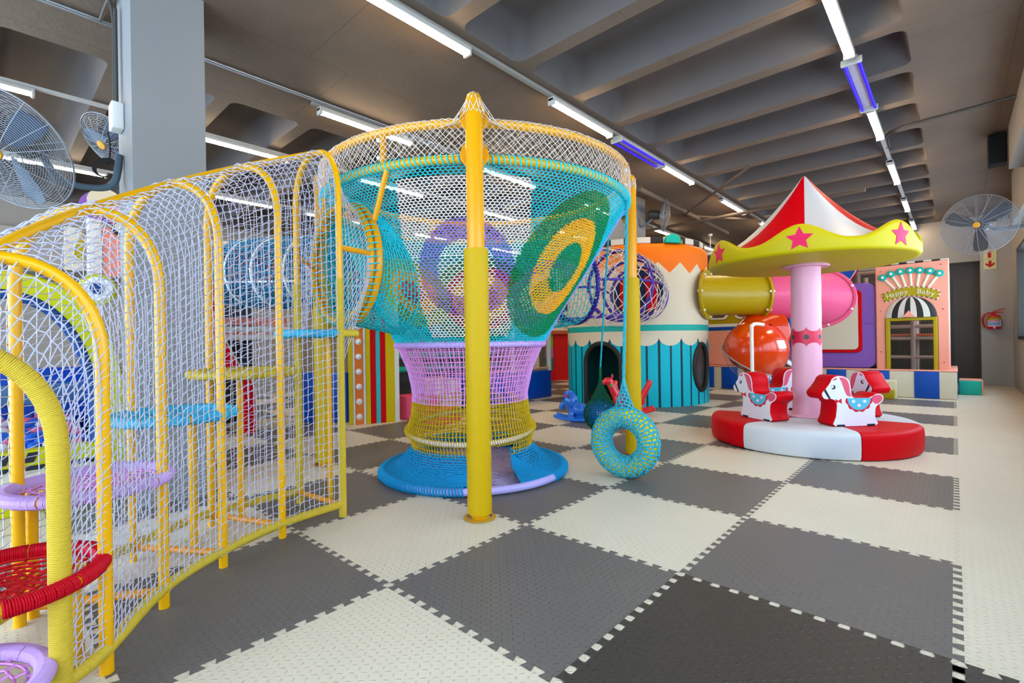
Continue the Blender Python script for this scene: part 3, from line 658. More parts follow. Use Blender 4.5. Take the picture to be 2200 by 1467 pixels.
# net skin
n = 104; arcs = [resample(arch(r, l, t, z0=.09), n) for r, l, t in HO]
e = resample(MOUTH_C+np.array([(MOUTH_R*1.03*math.cos(a), 0, MOUTH_R*1.03*math.sin(a)) for a in np.linspace(-PI/2+.25, 3*PI/2-.25, 80)]), n)
rows = []
for k in range(len(arcs)-1):
    d = np.linalg.norm((arcs[k+1]-arcs[k]).mean(0)[:2]); m = max(4, int(round(d/.043)))
    for f in np.linspace(0, 1, m, endpoint=False):
        p = arcs[k]*(1-f)+arcs[k+1]*f; c = p.mean(0); o = p-c; o[:,2] *= .3; nn = np.linalg.norm(o, axis=1)[:,None]
        rows.append(p+o/nn*(.027-.020*math.sin(PI*f)))
rows.append(arcs[-1]+0)
G = np.array(rows); par = (np.arange(G.shape[0])[:,None]+np.arange(n)[None]) % 2; G[:,:,2] += (par-.5)*.010
mb = MB(); grid_strands(mb, G, .0025, 'square', False, .0016)
A0 = arcs[-1]; rows = []
for f in np.linspace(0, 1, 9): p = A0*(1-f)+e*f; p[:,2] -= .03*math.sin(PI*f)*(p[:,2] > 1.9); rows.append(p)
grid_strands(mb, np.array(rows)[:, 18:-18], .0025, 'square', False, .0016)
mb.build('tunnel_net', mat('lavender_white_cord', '#c6c4d6', .8, .15), tun, smooth=180)
# wound rails along the foot on both sides, cross bars, top spine
for side in (0, 1):
    P = spline([(*h[side], .085) for h in HO], 60); mb = MB(); mb.tube(P, .020, 10); ra = mb.build('foot_rail', TYEL, tun)
    mb = MB(); wound(mb, P, .021, .0062, .0036); mb.build('cord_winding', YW, ra, smooth=180)
for k in (2, 3, 4, 5):
    r, l, _ = HO[k]; mb = MB(); mb.tube([(*r, .075), (*l, .075)], .018, 10); mb.build('cross_bar', mat('orange_steel', '#d98a14', .3), tun)
P = spline([(*((np.array(r)+np.array(l))/2), t+.004) for r, l, t in HO], 50); mb = MB(); mb.tube(P, .020, 10); mb.build('top_rail', TYEL, tun)
for side, x in ((0, MOUTH_C[0]+MOUTH_R), (1, MOUTH_C[0]-MOUTH_R)):
    mb = MB(); mb.tube([(*HO[5][side], 1.80), (x, MOUTH_C[1], 1.80)], .019, 10); j = mb.build('link_bar', YEL, tun)
    mb = MB(); mb.sphere((x, MOUTH_C[1]-.035, 1.80), .022, 12, 8); mb.build('bolt_cap', BOLT, j)
mb = MB(); P = np.linspace((-1.03,.33,1.225),(-1.065,.46,1.225),6); mb.tube(P, .020, 10); j = mb.build('step_bar', TYEL, tun); mb = MB(); wound(mb, P, .022, .0060, .0036); mb.build('cord_winding', YW, j, smooth=180)
# round net steps
ST = [((-.10,-1.42), .165, .25, LAVW, 'lilac round net step'), ((-.27,-1.27), .405, .26, REDW, 'red round net step'), ((-.73,-.98), .575, .268, LAVW, 'lilac net step'), ((-1.05,-.61), .79, .268, CYW, 'cyan round step'), ((-1.25,-.205), .985, .275, YW, 'mustard yellow round step'), ((-1.285,.29), 1.225, .25, CYW, 'turquoise top step')]
for k, (c, z, r, m, lab) in enumerate(ST):
    P = circle((c[0],c[1],z), r, 72); mb = MB(); mb.tube(P, .021, 10, closed=True); s = mb.build('step', YEL, tun, smooth=180); s['label'] = lab
    mb = MB(); wound(mb, P, .0225, .0060, .0036, closed=True, frac=lambda t: ((t*9) % 1) > .035); mb.build('cord_winding', m, s, smooth=180)
    rr = np.linspace(.0, r-.015, 9); mb = MB(); cm = {LAVW: CORD_PK, REDW: CORD_R}.get(m, m)
    if m in (LAVW, REDW):
        q = 34; G = np.stack([np.stack([c[0]+(ri+.004)*np.cos(np.arange(q)*2*PI/q), c[1]+(ri+.004)*np.sin(np.arange(q)*2*PI/q), np.full(q, z-.022*(1-(ri/r)**2)-.004)], -1) for ri in rr[1:]]); grid_strands(mb, G, .0058, 'hex', True, .0018)
    else:
        q = 44; G = np.stack([np.stack([c[0]+(ri+.004)*np.cos(np.arange(q)*2*PI/q), c[1]+(ri+.004)*np.sin(np.arange(q)*2*PI/q), np.full(q, z-(.03 if m is YW else .012)*(1-(ri/r)**2)-.004)], -1) for ri in np.linspace(.02, r-.015, 11)]); grid_strands(mb, G, .0055 if m is YW else .0028, 'hex', True, .003)
    mb.build('step_net', cm, s, smooth=180)
    if k:
        a = {1: 2.2, 2: -2.4, 3: 2.6, 4: 2.9, 5: 2.4}[k]; px, py = c[0]+r*.98*math.cos(a), c[1]+r*.98*math.sin(a); z0 = 0 if k < 2 else 0
        mb = MB(); mb.tube([(px,py,z0),(px,py,z-.01)], .020, 12); mb.build('step_post', TYEL, s)
# ---------------------------------------------------------------- padded carousel with four horse seats
VRED = mat('red_vinyl', '#c60010', .5, .12, bump=.06, bscale=18); VWHT = mat('white_vinyl', '#c8c9cc', .45, .3, bump=.06, bscale=18)
VPINK = mat('pink_vinyl', '#dfa0b4', .45, .45); VLIME = mat('lime_vinyl', '#bcab00', .48, .25, bump=.04, bscale=30); VMAG = mat('magenta_print', '#d80a50', .45)
INK = mat('dark_print', '#262a33', .5); PCY = mat('cyan_print', '#58b4cf', .5); PRED = mat('red_print', '#cc1f33', .5); PPK = mat('pink_print', '#dc5872', .5); PWH = mat('white_print', '#dcdce4', .45)
CC = np.array((.78, 4.93)); car = empty('carousel', (CC[0],CC[1],0), 'padded carousel with star-trimmed tent roof, pink post and four red horse seats', 'carousel')
pr = [(.16,.004),(.965,.004),(.985,.014),(.995,.04),(1.0,.12),(.997,.20),(.992,.232),(.978,.252),(.955,.264),(.915,.270),(.16,.274)]
for k in range(6):
    a0 = math.radians(-114+60*k)+.004; a1 = math.radians(-54+60*k)-.004
    mb = MB(); mb.lathe(pr, (*CC,0), 22, a0=a0, a1=a1); p = np.array(pr)
    for a, fl in ((a0, 1), (a1, 0)):
        V = np.stack([CC[0]+p[:,0]*math.cos(a), CC[1]+p[:,0]*math.sin(a), p[:,1]], 1); f = np.arange(len(p)); mb.add(V, [f if fl else f[::-1]])
    mb.build('base_cushion', VWHT if k % 2 == 0 else VRED, car, smooth=40)['label'] = 'white base cushion' if k % 2 == 0 else 'red base cushion'
def band_mat():
    m, nt, b = newmat('pink_post_with_spotted_band'); x, y, z = objco(nt); a = y.atan2(x)*(6/(2*PI))+.33
    t = (a.fract()-.5)*2; e = ((t*t)*-1+1).max(0).sqrt()*-1+1; e = e*.055
    zz = (z-1.155).abs(); band = zz.lt(e+.062)
    t2 = ((a+.5).fract()-.5)*(2*PI*.15/6); dot = (t2*t2+(z-1.155)*(z-1.155)).sqrt().lt(.027)
    c = mixc(nt, band, lin('#dfa0b4'), lin('#cf0f3c')); c = mixc(nt, dot, c, lin('#22262c')); nt.links.new(c, b.inputs['Base Color']); b.inputs['Roughness'].default_value = .42; return m
mb = MB(); zz_ = np.concatenate([np.linspace(.272, 1.98, 24)]); mb.lathe([(.147+.0015*math.sin(i*1.7), z) for i, z in enumerate(zz_)], (*CC,0), 48); mb.build('post', band_mat(), car, loc=(*CC,0), smooth=180).parent = car
for o in [c for c in COL.objects if c.name.startswith('post') and c.type == 'MESH' and c.parent == car]: o.location = (0,0,0)
mb = MB(); mb.lathe([(.14,.272),(.235,.272),(.245,.285),(.235,.300),(.15,.302)], (*CC,0), 40); mb.build('lower_collar', VPINK, car)
mb = MB(); mb.lathe([(.14,1.925),(.225,1.928),(.232,1.94),(.225,1.955),(.14,1.957)], (*CC,0), 40); mb.build('upper_collar', VPINK, car)
# canopy rim: wavy wall with five lobes and a closed underside
def rimtop(a): return 2.075+.155*((1+np.cos(7*(a-math.radians(-81.5))))/2)**1.2
n = 180; th = np.arange(n)*2*PI/n; top = rimtop(th)
prof = lambda r, z: np.stack([CC[0]+r*np.cos(th), CC[1]+r*np.sin(th), z+0*th], 1)
ringsV = [prof(.10,1.955), prof(.96,1.952), prof(.992,1.962), prof(1.003,1.985), prof(1.004, top-.04), prof(.998, top-.012), prof(.980, top), prof(.955, top-.008), prof(.945, top-.04), prof(.940, 2.06), prof(.10, 2.06)]
mb = MB(); i = np.arange(len(ringsV)-1)[:,None]; j = np.arange(n)[None]; mb.add(np.concatenate(ringsV), np.stack([i*n+j, i*n+(j+1)%n, (i+1)*n+(j+1)%n, (i+1)*n+j], -1).reshape(-1,4)); can = mb.build('canopy_rim', VLIME, car, smooth=50)
def star2(r, n=5, q=.47): return np.array([(r*(1 if k % 2 == 0 else q)*math.sin(PI*k/n), r*(1 if k % 2 == 0 else q)*math.cos(PI*k/n)) for k in range(2*n)])
for k in range(7):
    a0 = math.radians(-81.5+360*k/7); s = star2(.118); V = []
    sub = []
    for p, q in zip(s, np.roll(s, -1, 0)):
        for f in (0, .5): sub.append(p*(1-f)+q*f)
    sub = np.array(sub); zc = 2.085
    for R_ in (1.0045, 1.0085):
        for sc in (1,): V += [((CC[0]+R_*math.cos(a0+x/1.0), CC[1]+R_*math.sin(a0+x/1.0), zc+y)) for x, y in sub]
    m_ = len(sub); F = [(e, (e+1) % m_, m_+(e+1) % m_, m_+e) for e in range(m_)]
    V += [(CC[0]+1.0085*math.cos(a0), CC[1]+1.0085*math.sin(a0), zc)]; F += [(2*m_, m_+e, m_+(e+1) % m_) for e in range(m_)]
    mb = MB(); mb.add(V, [np.array(f) for f in F]); mb.build('star', VMAG, can, smooth=None)
rp = spline([(.0,2.955),(.02,2.945),(.10,2.83),(.22,2.68),(.42,2.455),(.62,2.275),(.80,2.155),(.93,2.085)], 26)if False else np.array([(.0,2.955),(.018,2.945),(.05,2.90),(.10,2.83),(.16,2.752),(.22,2.68),(.32,2.563),(.42,2.455),(.52,2.36),(.62,2.275),(.71,2.21),(.80,2.155),(.93,2.085)])
for k in range(8):
    a0 = math.radians(-79+45*k); mb = MB(); mb.lathe(rp, (*CC,0), 13, a0=a0, a1=a0+PI/4)
    mb.build('roof_panel', VWHT if k % 2 == 0 else VRED, car, smooth=60)['label'] = 'white tent roof panel' if k % 2 == 0 else 'red tent roof panel'
# horse seats
HX = 1.12
body = [(.215,0),(.215,.10),(.205,.20),(.215,.245),(.25,.268),(.305,.268),(.335,.295),(.34,.335),(.30,.385),(.265,.435),(.245,.475),(.20,.50),(.13,.495),(.085,.46),(.065,.40),(.06,.33),(.045,.29),(0,.278),(-.08,.28),(-.125,.298),(-.165,.318),(-.205,.318),(-.235,.295),(-.24,.26),(-.22,.225),(-.185,.20),(-.165,.17),(-.16,.09),(-.16,0)]
mane = [(.238,.455),(.225,.468),(.195,.482),(.135,.478),(.100,.450),(.083,.395),(.077,.33),(.066,.297),(.10,.300),(.122,.335),(.140,.39),(.160,.435),(.195,.455)]
ear = [(.150,.425),(.190,.500),(.207,.440),(.185,.425)]
tail = [(-.125,.285),(-.165,.303),(-.200,.303),(-.220,.287),(-.224,.262),(-.208,.238),(-.18,.218),(-.145,.222)]
cloth = [(.105,.277)]+[(.0-.005+.108*math.cos(t), .277+.118*math.sin(t)*1.0) for t in np.linspace(0,-PI,15)]
frill = [(-.005+.118*math.cos(t)+.012*math.cos(t)*abs(math.sin(t*6)), .277+(.126+.014*abs(math.sin(t*6)))*math.sin(t)) for t in np.linspace(0,-PI,49)]
def inset(p, d):
    p = np.array(p, float); e = np.roll(p,-1,0)-np.roll(p,1,0); q = np.stack([e[:,1], -e[:,0]], 1); q /= np.linalg.norm(q, axis=1)[:,None]+1e-9
    area = np.sum(p[:,0]*np.roll(p[:,1],-1)-np.roll(p[:,0],-1)*p[:,1]); return p-q*d*(1 if area > 0 else -1)
def sm(p, n=4, keep=()):
    return spline(np.array(p, float), len(p)*n, closed=True)
def horse(phi, label):
    h = MB(); f = np.array((math.sin(phi), -math.cos(phi), 0)); r = np.array((math.cos(phi), math.sin(phi), 0)); c = np.array((CC[0], CC[1], .272))+r*.575-f*.03
    sc = np.array([HX, 1.0]); T = .108
    fr = lambda off, s: frame(c+r*off*s, f, (0,0,1), np.cross(f, (0,0,1))) # local z = f x up
    zl = np.cross(f, (0,0,1)); sgn = 1 if zl@r > 0 else -1
    bp = sm(np.array(body)*sc, 3); bp[:,1] = np.maximum(bp[:,1], 0.0)
    h.prism(bp, -T, T, frame(c, f, (0,0,1), zl), bevel=.008); ho = h.build('horse_seat', VRED, car, smooth=45); ho['label'] = label
    for s in (1, -1):
        def plate(name, poly, d, m, smooth_=2, mb=None):
            q = MB() if mb is None else mb; p = np.array(poly)*sc; p = sm(p, smooth_) if smooth_ > 1 else p
            p[:,1] = np.maximum(p[:,1], .004)
            a, b = (T, T+d) if s > 0 else (-T-d, -T); q.prism(p, a, b, frame(c, f, (0,0,1), zl)); 
            return q.build(name, m, ho, smooth=40) if mb is None else None
        plate('side_panel', inset(sm(np.array(body), 3), .007), .0030, PWH, 1); plate('mane', mane, .0042, PPK, 3); plate('ear', ear, .0052, PWH, 1); plate('tail', tail, .0042, PPK, 3)
        plate('saddle_frill', frill, .0040, PRED, 1); q = MB(); plate('', cloth, .0052, None, 1, q)
        for dx, dz in ((.048,.245),(-.055,.245),(-.004,.205)):
            p = np.array([(dx+.016*math.cos(t), dz+.016*math.sin(t)) for t in np.linspace(0,2*PI,14,endpoint=False)])*sc; a, b = (T, T+.0062) if s > 0 else (-T-.0062, -T); q.prism(p, a, b, frame(c, f, (0,0,1), zl), 1)
        q.build('saddle_cloth', [PCY, PWH], ho, smooth=None)
        q = MB(); e = [(.232+.021*math.cos(t), .388+.021*math.sin(t)) for t in np.linspace(.35,2*PI-1.0,16)]; e2 = [(.240+.014*math.cos(t), .393+.014*math.sin(t)) for t in np.linspace(2*PI-1.0,.35,12)]
        a, b = (T, T+.0046) if s > 0 else (-T-.0046, -T); q.prism(np.array(e+e2)*sc, a, b, frame(c, f, (0,0,1), zl)); q.build('eye', INK, ho, smooth=None)
        plate('bridle', [(.303,.372),(.318,.352),(.275,.276),(.255,.276)], .0046, INK, 1)
        plate('bow_tie', [(.155,.225),(.185,.245),(.215,.228),(.215,.272),(.186,.256),(.158,.278)], .0048, PRED, 1)
        for x in (.165, -.115): plate('foot', [(x+.038,.004),(x+.038,.022),(x-.036,.022),(x-.036,.004)], .0046, INK, 1)
horse(math.radians(-123.5), 'red horse seat at the front left'); horse(math.radians(-43), 'red horse seat at the front right'); horse(math.radians(47), 'red horse seat at the back right'); horse(math.radians(139), 'red horse seat at the back left')
# ---------------------------------------------------------------- round play tower, net tube and spiral slide
CREAMV = mat('cream_vinyl', '#d6cab0', .48, .3); TEALV = mat('teal_vinyl', '#00a898', .48, .3); BLUEV = mat('blue_vinyl', '#0048a8', .45, .3); PEACH = mat('peach_vinyl', '#ee9c84', .5, .2); MUST = mat('mustard_vinyl', '#a99400', .48, .25); BLK = mat('black_vinyl', '#2b2927', .5); ORNG = mat('orange_vinyl', '#e86000', .45, .3)
TW = np.array((-2.63, 7.39)); TR = 1.33
def tower_mat():
    m, nt, b = newmat('painted_tower_vinyl'); x, y, z = objco(nt); A = (y.atan2(x)*(180/PI)+45.4+360)/18
    t = A.fract()-.5; cusp = t.abs()*2                    # 1 at the cusps, 0 mid scallop
    c = lin('#d8ccb0'); cyan = mixc(nt, z.lt(-1), lin('#00b2c2'), lin('#00b2c2'))
    e = (((t*2)*(t*2))*-1+1).max(0).sqrt()*-1+1
    scal = z.lt(e*.15+1.045)
    line = cusp.gt(.895).max(cusp.lt(.085)); low = mixc(nt, line, cyan, lin('#14343c'))
    cuspline = (cusp.gt(.90)) * (z.gt(1.16)) * z.lt((cusp-.90)*.7+1.17)
    base = mixc(nt, scal, c, low)
    band = z.gt(1.30)*z.lt(1.405); base = mixc(nt, band, base, lin('#1aa79a'))
    teeth = z.gt(cusp*.185+2.285); base = mixc(nt, teeth, base, lin('#f07400'))
    nt.links.new(base, b.inputs['Base Color']); b.inputs['Roughness'].default_value = .5; b.inputs['Specular IOR Level'].default_value = .2; return m
tow = empty('play_tower', (*TW,0), 'round cream play tower with orange zigzag top and turquoise striped scalloped base', 'play tower')
zz = np.concatenate([np.linspace(0, 2.70, 46), [2.74,2.775,2.80,2.81]]); rr_ = np.concatenate([np.full(46, TR), [TR-.008,TR-.03,TR-.07,TR-.13]])
n = 288; th = np.arange(n)*2*PI/n; V = np.stack([rr_[:,None]*np.cos(th), rr_[:,None]*np.sin(th), np.repeat(zz[:,None], n, 1)], -1).reshape(-1,3)
i, j = np.meshgrid(np.arange(len(zz)-1), np.arange(n), indexing='ij'); F = np.stack([i*n+j, i*n+(j+1)%n, (i+1)*n+(j+1)%n, (i+1)*n+j], -1).reshape(-1,4)
DA = math.radians(-88.8); WA = math.radians(-4.5)
def hole(ang, z):
    d1 = ((ang-DA+PI) % (2*PI)-PI)*TR; d2 = ((ang-WA+PI) % (2*PI)-PI)*TR
    door = (np.abs(d1) < .36) & ((z < .74) | (np.hypot(d1, z-.74) < .36)); win = (d2/.25)**2+((z-.655)/.41)**2 < 1
    return door | win
ctr = V[F].mean(1); keep = ~hole(np.arctan2(ctr[:,1], ctr[:,0]), ctr[:,2])
mb = MB(); mb.add(V+np.array((*TW,0)), F[keep]); o = mb.build('shell', tower_mat(), tow, loc=(*TW,0), smooth=50); o.location = (0,0,0)
mb = MB(); mb.lathe([(TR-.07,0),(TR-.07,2.6)], (*TW,0), 96); mm = mat('dark_teal_lining', '#1f8884', .6); inner = MB()
V2 = V.copy(); r_ = np.hypot(V2[:,0], V2[:,1]); V2[:,0] *= (r_-.06)/r_; V2[:,1] *= (r_-.06)/r_
inner.add(V2[:46*n]+np.array((*TW,0)), F[keep & (F.max(1) < 46*n)]); inner.build('lining', mm, tow, smooth=50)
mb = MB(); mb.lathe([(.01,2.70),(TR-.08,2.70)], (*TW,0), 64); mb.build('roof_deck', CREAMV, tow)
def onwall(d, z, a0, off=0): a = a0+d/TR; return np.stack([TW[0]+(TR+off)*np.cos(a), TW[1]+(TR+off)*np.sin(a), z+0*a], -1)
P = [(-.36,0),(-.36,.4),(-.36,.74)]+[(-.36*math.cos(t), .74+.36*math.sin(t)) for t in np.linspace(.1,PI-.1,24)]+[(.36,.74),(.36,.4),(.36,0)]
P = np.array(P); mb = MB(); mb.tube(onwall(P[:,0], P[:,1], DA, -.01), .042, 12); mb.build('door_frame', BLK, tow, smooth=60)
t = np.linspace(0,2*PI,48,endpoint=False); mb = MB(); mb.tube(onwall(.25*np.cos(t), .655+.41*np.sin(t), WA, 0), .038, 12, closed=True); wf = mb.build('window_frame', BLK, tow, smooth=60)
q = onwall(.245*np.cos(t), .655+.405*np.sin(t), WA, -.03); mb = MB(); mb.add(np.vstack([q, q.mean(0)]), [np.array((k, (k+1) % 48, 48)) for k in range(48)]); mb.build('pane', mat('reflection_brown_pane', '#4a423c', .08, .5), wf, smooth=180)  # brownish pane colour stands in for reflections on dark glass
mb = MB(); nb = 36; 
th_ = np.linspace(0, 2*PI, nb*4+1)
for k in range(nb):
    mb.lathe([(TR-.20,2.80),(TR-.06,2.80),(TR-.05,2.81),(TR-.05,2.895),(TR-.06,2.905),(TR-.19,2.905),(TR-.20,2.80)], (*TW,0), 5, m=k % 2, a0=2*PI*k/nb, a1=2*PI*(k+1)/nb)
mb.build('checker_kerb', [mat('off_white_vinyl', '#cfc8ba', .5), BLK], tow, smooth=40)
a = math.radians(-61.9+31); mb = MB(); ce = np.array((TW[0]+(TR-.06)*math.cos(a), TW[1]+(TR-.06)*math.sin(a), 2.80)); tt = np.array((-math.sin(a), math.cos(a), 0)); e = np.array((math.cos(a), math.sin(a), 0))
half = lambda r, m_: mb.prism([(r*math.cos(q), r*math.sin(q)) for q in np.linspace(0, PI, 20)], -.07-m_*.0, .07-.05*m_, frame(ce, tt, (0,0,1), np.cross(tt, (0,0,1))), m_)
mb.prism([(.18*math.cos(q), .17*math.sin(q)) for q in np.linspace(0,PI,20)], -.09, .0, frame(ce, tt, (0,0,1), np.cross(tt,(0,0,1))), 0); mb.prism([(.15*math.cos(q), .15*math.sin(q)) for q in np.linspace(0,PI,20)], .0, .07, frame(ce-tt*.05, tt, (0,0,1), np.cross(tt,(0,0,1))), 1); mb.build('arch_ornament', [MUST, TEALV], tow, smooth=40)
# octopus-free blue and pink humps peeking over the far side
mb = MB()
for dx, r in ((-1.05,.16),(-.42,.22)): mb.sphere((TW[0]+dx+.35, TW[1]+.2+dx*.3, 2.82), r, 20, 12)
mb.build('blue_dome', BLUEV, tow)
mb = MB(); mb.sphere((TW[0]+.18, TW[1]+.35, 2.78), .20, 20, 12); mb.build('pink_dome', mat('pink_dome_vinyl', '#c8406e', .45), tow)
# net tube with purple hoops
PUR = mat('purple_steel', '#3d1c9a', .35, .5)
nt_ = empty('hooped_net_tube', (-1.5,4.9,1.9), 'net crawl tube with purple hoops joining the funnel to the round tower', 'net tube')
R_ = .45
path = spline([(-1.66,2.93,1.78),(-1.40,3.56,1.82),(-1.22,4.32,1.86),(-1.52,5.25,1.89),(-1.86,6.08,1.90)], 61); tang = np.gradient(path, axis=0); tang /= np.linalg.norm(tang, axis=1)[:,None]
hxs = np.cross(tang, (0,0,1)); hxs /= np.linalg.norm(hxs, axis=1)[:,None]; hzs = np.cross(hxs, tang)
def tube_row(k, r, n, sag=0):
    t = np.arange(n)*2*PI/n; return path[k]+r*(np.cos(t)[:,None]*hxs[k]+np.sin(t)[:,None]*hzs[k])-np.array((0,0,1))*sag*np.maximum(0,-np.sin(t))[:,None]
for k in (15, 30, 45, 59):
    mb = MB(); mb.tube(tube_row(k, R_, 56), .025, 10, closed=True); mb.build('hoop', PUR, nt_, smooth=180)
for t_ in (PI/2, -PI/2-.5, -PI/2+.5, 0.05, PI-.05):
    mb = MB(); mb.tube([path[k]+R_*(math.cos(t_)*hxs[k]+math.sin(t_)*hzs[k]) for k in range(15, 60)], .016, 8); mb.build('rail', PUR, nt_, smooth=60)
mb = MB(); grid_strands(mb, np.array([tube_row(int(round(k)), R_+.012, 32, .07*math.sin(PI*(k-15)/44)) for k in np.linspace(15, 59, 30)]), .0056, 'diamond', True, .010); mb.build('white_net', mat('ivory_cord', '#e2d8cc', .75, .2), nt_, smooth=180)
mb = MB(); grid_strands(mb, np.array([tube_row(k, R_+.006, 64, .04*math.sin(PI*k/15)) for k in range(16)]), .0050, 'hex', True, .003); mb.build('turquoise_net', CORD_T, nt_, smooth=180)
mb = MB(); wound(mb, tube_row(15, R_, 70), .026, .040, .0045, closed=True); mb.build('cord_binding', mat('indigo_cord', '#2b1a6a', .8), nt_, smooth=180)
C3 = path[-1]; ax = tang[-1]; hx_ = hxs[-1]; hz_ = hzs[-1]
q = frame(C3-ax*.05, hx_, hz_, ax)
mb = MB(); mb.prism([(.40*math.cos(t), .40*math.sin(t)) for t in np.linspace(0,2*PI,40,endpoint=False)], -.03, .03, q); op = mb.build('tube_opening', mat('navy_hatch_vinyl', '#16204a', .5), tow)
for s in (-1, 1): mb = MB(); mb.prism([(s*.30,.22),(s*.10,.30),(s*.14,-.30),(s*.30,-.22)], -.045, -.03, q); mb.build('red_flap', VRED, op, smooth=None)
# spiral tube slide
sl = empty('tube_slide', (-.6,8.2,0), 'plastic tube slide, yellow then pink then orange, leaving the round tower behind the carousel', 'slide')
def wood(name, col, tr=0, rough=.42):
    m, nt, b = newmat(name); x, y, z = objco(nt); tc = nt.nodes.new('ShaderNodeTexCoord'); mp = nt.nodes.new('ShaderNodeMapping'); mp.inputs['Scale'].default_value = (1.3,1.3,24); w = nt.nodes.new('ShaderNodeTexNoise'); w.inputs['Scale'].default_value = 1.0; w.inputs['Detail'].default_value = 2
    nt.links.new(tc.outputs['Object'], mp.inputs[0]); nt.links.new(mp.outputs[0], w.inputs[0]); setbump(nt, b, w.outputs[0], .16, .02)
    b.inputs['Base Color'].default_value = lin(col); b.inputs['Roughness'].default_value = rough; b.inputs['Transmission Weight'].default_value = tr; b.inputs['Specular IOR Level'].default_value = .3; b.inputs['Coat Weight'].default_value = .12; return m
_f = np.array(_F); _r = np.array(_R); up = np.array((0,0,1.))
def loft(mb, secs, n=44, steps=10):
    S = [np.stack([np.array(c)+math.cos(t)*np.array(a)+math.sin(t)*np.array(b) for t in np.arange(n)*2*PI/n]) for c, a, b in secs]; S = np.array(S)
    tt = np.linspace(0, len(S)-1, steps*(len(S)-1)+1); G = np.stack([spline(S[:, q], len(tt)) for q in range(n)], 1)
    i = np.arange(len(tt)-1)[:,None]; j = np.arange(n)[None]; mb.add(G.reshape(-1,3), np.stack([i*n+j, i*n+(j+1)%n, (i+1)*n+(j+1)%n, (i+1)*n+j], -1).reshape(-1,4)); return G
def flange(name, c, a, b, m, ex=.045, w=.022, bolts=6, par=None):
    a = np.array(a); b = np.array(b); nn = nrm(np.cross(a, b)); mb = MB(); n = 44; th = np.arange(n)*2*PI/n
    ell = lambda k, off: np.array(c)+np.cos(th)[:,None]*a*(1+k/np.linalg.norm(a))+np.sin(th)[:,None]*b*(1+k/np.linalg.norm(b))+nn*off
    rings_ = [ell(0,-w), ell(ex,-w), ell(ex+.006,0), ell(ex,w), ell(0,w)]; i = np.arange(4)[:,None]; j = np.arange(n)[None]
    mb.add(np.concatenate(rings_), np.stack([i*n+j, i*n+(j+1)%n, (i+1)*n+(j+1)%n, (i+1)*n+j], -1).reshape(-1,4)); fl = mb.build(name, m, sl, smooth=40)
    for k in range(bolts):
        t = 2*PI*(k+.4)/bolts; p = np.array(c)+math.cos(t)*a*(1+(ex*.5)/np.linalg.norm(a))+math.sin(t)*b*(1+(ex*.5)/np.linalg.norm(b))
        for s in (-1, 1): mb = MB(); mb.sphere(p+nn*s*(w+.006), .024, 10, 7); mb.build('bolt_cap', WHITE, fl, smooth=180)
YP = wood('yellow_slide_plastic', '#b09600'); PP = wood('pink_slide_plastic', '#ec5c8a'); BP = wood('blue_slide_plastic', '#0058a4'); OP = wood('orange_slide_plastic', '#e84000', .15, .18)
A0 = np.array((-1.62,7.25,1.945)); A1 = np.array((-.571,8.213,1.925)); r = .36
mb = MB(); loft(mb, [(np.array((-1.275,7.54,1.945)), np.array((-.11,.994,0))*.446, up*r), ((A0+A1)/2, _f*r, up*r), (A1, _f*r, up*r)]); mb.build('yellow_tube', YP, sl, smooth=180)
flange('yellow_flange', np.array((-1.275,7.54,1.945)), np.array((-.11,.994,0))*.446, up*r, YP, .085, .022, 7); flange('yellow_flange', A1, _f*r, up*r, YP, .05, .02, 7)
SM = np.array((.215,9.15,1.86))-_f*.22-_r*.30; mdir = nrm(_r-_f); sa = mdir*.60; sb = up*.50+_f*.06
mb = MB(); loft(mb, [(A1+_r*.03, -_f*r, up*r), (A1+_r*.26, -_f*(r+.06)+_r*.02, up*(r+.05)), (A1+_r*.50, -_f*(r+.13)+_r*.14, up*(r+.11)), (SM, sa, sb)]); mb.build('pink_elbow', PP, sl, smooth=180)
flange('pink_flange', SM, sa, sb, PP, .045, .022, 8)
E1 = SM+_f*.38-up*.22-_r*.10
mb = MB(); loft(mb, [(SM+_f*.02, sa, sb), (SM+_f*.24-up*.08, _r*.52, up*.46+_f*.10), (E1, (_r*.7+_f*.7)*.42, up*.40+_f*.08), (E1-_r*.34-up*.12, _f*.41, up*.39)]); mb.build('blue_elbow', BP, sl, smooth=180)
O0 = E1-_r*.36-up*.13; OC = np.array((-.60,7.93,.93)); 
mb = MB(); loft(mb, [(O0, _f*.40, up*.38), (O0-_r*.30-up*.07-_f*.08, (_f*.85-_r*.4)*.42, up*.40), (O0*.35+OC*.65+up*.12, (_f*.55-_r*.75)*.47, up*.42), (OC+up*.06+_f*.08, (_f*.3-_r*.9)*.47, up*.44)]); mb.build('orange_tube', OP, sl, smooth=180)
flange('blue_flange', O0, _f*.40, up*.38, BP, .05, .02, 7)
mb = MB(); zt = nrm(up*.8-_f*.45+_r*.25); xa = nrm(np.cross(zt, _r)); ya = np.cross(zt, xa); q = frame(OC, xa, ya, zt)
ph = np.linspace(PI*.02, PI*.60, 18); mb.lathe([(.53*math.sin(p), .53*math.cos(p)) for p in ph], (0,0,0), 48, mtx=q); mb.build('orange_dome', OP, sl, smooth=180)
ph = np.linspace(PI*.60, PI*.97, 12); mb = MB(); mb.lathe([(.53*math.sin(p), .53*math.cos(p)) for p in ph], (0,0,0), 48, mtx=q)
